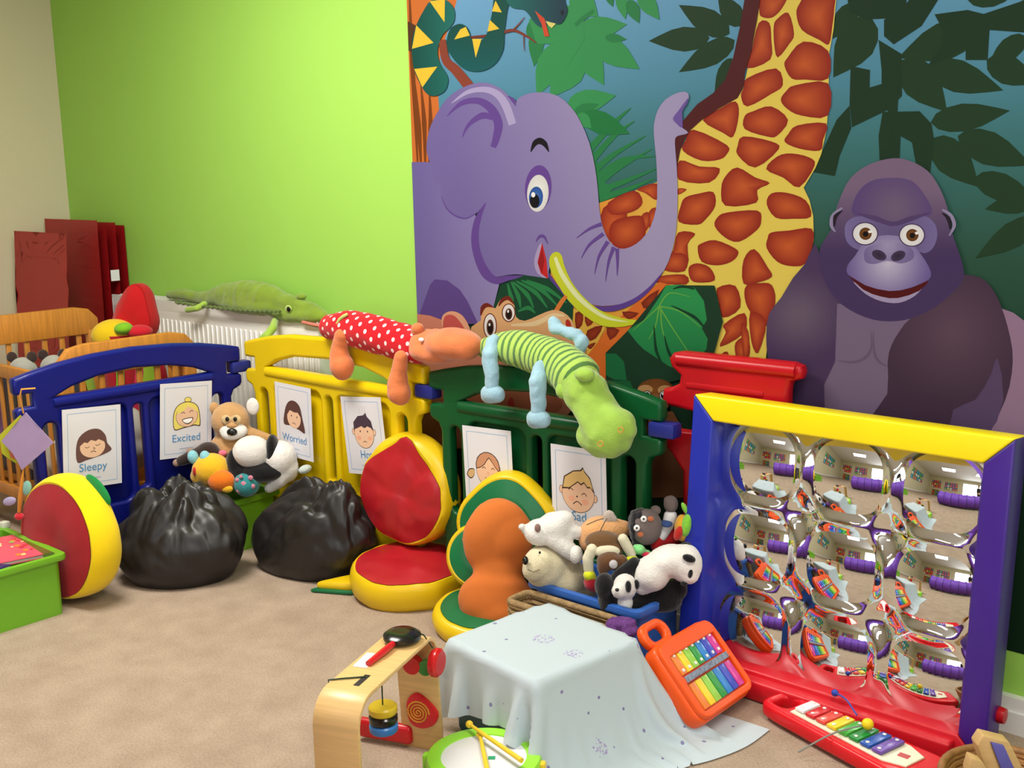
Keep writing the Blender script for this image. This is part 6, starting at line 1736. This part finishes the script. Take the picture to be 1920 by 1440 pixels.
def board(name, label, loc, rz, w, h, col, papers):
    t = thing(name, label, 'display board', loc, rz)
    MB().box((0, -.008, h / 2), (w, .016, h)).build('panel', fabric('board %s' % label[:14], col), t)
    for k, (a, b_, c_, d_) in enumerate((((0, -.012, 0), (w + .05, .03, .03), 0, 0), ((0, -.012, h), (w + .05, .03, .03), 0, 0), ((-w / 2, -.012, h / 2), (.03, .03, h), 0, 0), ((w / 2, -.012, h / 2), (.03, .03, h), 0, 0))):
        MB().box(a, b_).build('frame_edge', W_ply, t)
    rnd = random.Random(int(w * 100) + len(label))
    cols = [(230, 226, 210), (90, 160, 190), (220, 120, 70), (120, 180, 90), (210, 90, 120), (240, 210, 90)]
    nx_, nz_ = papers
    for i in range(nx_):
        for j in range(nz_):
            x = -w / 2 + w * (i + .5) / nx_ + rnd.uniform(-.02, .02); z = h * (j + .5) / nz_ + rnd.uniform(-.02, .02)
            c = rnd.choice(cols)
            MB().box((x, -.018, z), (w / nx_ * .7, .002, h / nz_ * .72), (0, rnd.uniform(-.05, .05), 0)).build('picture', mat('art paper %d %d %d' % c, c, .6, var=.3, varscale=14), t, sm=False)
board('display_board', 'blue display board of childrens pictures on the wall behind the camera', (-2.0, Y0 + .002, 1.0), PI, 1.7, 1.0, (60, 110, 160), (5, 3))
board('display_board', 'red display board of childrens pictures near the cream wall', (-4.1, Y0 + .002, 1.0), PI, 1.5, 1.0, (170, 40, 60), (4, 3))
board('display_board', 'teal display board of childrens pictures on the cream left wall', (X0 + .002, -1.4, 1.0), PI / 2, 2.2, 1.0, (40, 130, 130), (6, 3))
def shelf(label, loc, rz, w=1.1, h=.75, d=.36):
    t = thing('low_shelf', label, 'shelf unit', loc, rz, 'low shelf units')
    W = W_ply
    for x in (-w / 2 + .01, w / 2 - .01): MB().box((x, d / 2, h / 2), (.02, d, h)).build('side', W, t)
    for z in (.03, h / 2, h - .01): MB().box((0, d / 2, z), (w - .04, d, .02)).build('shelf_board', W, t)
    MB().box((0, d - .005, h / 2), (w - .04, .008, h)).build('back', W, t)
    return t
def tray(label, loc, rz, col, nm):
    t = thing('storage_tray', label, 'tray', loc, rz, 'coloured trays on the low shelves')
    m = plastic('%s tray plastic' % nm, col)
    for a, b_ in (((0, .01, .08), (.28, .008, .16)), ((0, .29, .08), (.28, .008, .16)), ((-.14, .15, .08), (.008, .28, .16)), ((.14, .15, .08), (.008, .28, .16)), ((0, .15, .005), (.28, .28, .01))):
        MB().box(a, b_).build('wall_panel' if b_[2] > .1 else 'bottom', m, t, bevel=.002)
for k, (x, lab) in enumerate(((-1.75, 'low wooden shelf unit under the blue display board'), (-3.9, 'low wooden shelf unit under the red display board'))):
    shelf(lab, (x, Y0 + .40, 0), PI)
    for i, (c, nm) in enumerate((((40, 110, 180), 'sky blue'), ((40, 150, 90), 'jade'), ((210, 60, 50), 'tomato'))):
        for j, z in enumerate((.042, .387)):
            tray('%s tray on the %s shelf under the %s board' % (nm, ('lower', 'upper')[j], ('blue', 'red')[k]), (x + .34 - .34 * i, Y0 + .385, z), PI, c, nm)
def small_table():
    t = thing('play_table', 'small wooden play table near the glazed doors', 'table', (1.6, -2.6, 0))
    MB().box((0, 0, .49), (.9, .6, .025)).build('table_top', W_ply, t, bevel=.006)
    for x in (-.4, .4):
        for y in (-.25, .25): MB().box((x, y, .24), (.045, .045, .478)).build('leg', W_ply, t, bevel=.004)
small_table()

# ------------------------------------------------------------------ an adult far behind the camera, seen only as a small reflection
def person():
    t = thing('person', 'person in dark clothes standing with arms down near the glazed doors', 'person', (.75, -2.1, 0), math.radians(-25))
    def skin(name, verts, edges, m, sub=2, parent=t):
        me = bpy.data.meshes.new(name); me.from_pydata([v[:3] for v in verts], edges, [])
        o = bpy.data.objects.new(name, me); COL.objects.link(o)
        o.modifiers.new('k', 'SKIN'); sv = me.skin_vertices[0].data
        for v, q in zip(sv, verts): v.radius = (q[3], q[4] if len(q) > 4 else q[3])
        sv[0].use_root = True
        ss = o.modifiers.new('s', 'SUBSURF'); ss.levels = ss.render_levels = sub
        m2 = evaluate(o); bpy.data.meshes.remove(me); m2.name = name; smooth(m2)
        return link(name, m2, m, parent)
    V = [(0, 0, .92, .14, .10), (0, 0, 1.10, .125, .09), (0, -.01, 1.30, .15, .10), (0, 0, 1.42, .07, .06), (0, .0, 1.50, .052, .052), (0, .005, 1.58, .075, .085), (0, .01, 1.66, .075, .09)]
    E = [(0, 1), (1, 2), (2, 3), (3, 4), (4, 5), (5, 6)]
    for s_ in (-1, 1):
        b = len(V)
        V += [(s_ * .17, 0, 1.38, .055), (s_ * .21, .01, 1.12, .042), (s_ * .22, .05, .90, .030), (s_ * .22, .065, .83, .026, .034), (s_ * .09, 0, .84, .085), (s_ * .10, .015, .48, .058), (s_ * .10, -.01, .10, .038), (s_ * .11, .10, .035, .035)]
        E += [(2, b), (b, b + 1), (b + 1, b + 2), (b + 2, b + 3), (0, b + 4), (b + 4, b + 5), (b + 5, b + 6), (b + 6, b + 7)]
        for k in range(5):
            h = len(V); dx = (-.024 + .012 * k) * 1.1; L_ = (.055, .075, .08, .075, .06)[k]
            V += [(s_ * .22, .065 + dx, .80, .008), (s_ * .218, .072 + dx * 1.3, .80 - L_ * .5, .0085), (s_ * .212, .078 + dx * 1.3, .80 - L_, .007)]
            E += [(b + 3, h), (h, h + 1), (h + 1, h + 2)]
    body = skin('body', V, E, mat('skin', (206, 160, 132), .6))
    D = fabric('black jumper knit', (24, 22, 26)); N = fabric('navy denim', (30, 34, 52))
    J = [(0, 0, .94, .155, .115), (0, 0, 1.10, .14, .105), (0, -.01, 1.30, .165, .115), (0, 0, 1.40, .09, .075)]
    JE = [(0, 1), (1, 2), (2, 3)]
    for s_ in (-1, 1):
        b = len(J); J += [(s_ * .175, 0, 1.38, .066), (s_ * .212, .01, 1.12, .052), (s_ * .22, .045, .92, .042)]; JE += [(2, b), (b, b + 1), (b + 1, b + 2)]
    skin('jumper', J, JE, D)
    Tn = [(0, 0, .93, .15, .112)]; TE = []
    for s_ in (-1, 1):
        b = len(Tn); Tn += [(s_ * .09, 0, .84, .096), (s_ * .10, .015, .48, .07), (s_ * .10, -.005, .12, .055)]; TE += [(0, b), (b, b + 1), (b + 1, b + 2)]
    skin('trousers', Tn, TE, N)
    blob('hair', [('e', Vector((0, -.02, 1.68)), (.088, .098, .085), 0), ('e', Vector((0, -.055, 1.58)), (.08, .06, .10), 0)], plush('dark brown hair', (40, 28, 24)), t, .01, 4)
    for s_ in (-1, 1):
        ball('eye', ('e', Vector((s_ * .03, .088, 1.615)), (.011, .007, .008), 0), M_eye, t)
        ball('ear', ('e', Vector((s_ * .078, .005, 1.605)), (.010, .02, .03), 0), mat('skin', (206, 160, 132), .6), t)
        blob('shoe', [('e', Vector((s_ * .105, .03, .04)), (.045, .085, .04), 0), ('e', Vector((s_ * .115, .10, .03)), (.045, .06, .03), 0)], mat('black shoe leather', (20, 18, 18), .4), t, .01, 4)
    ball('nose', ('e', Vector((0, .10, 1.59)), (.012, .02, .02), 0), mat('skin', (206, 160, 132), .6), t)
    ball('mouth', ('e', Vector((0, .085, 1.555)), (.026, .008, .006), 0), mat('lips', (160, 90, 86), .5), t)
person()
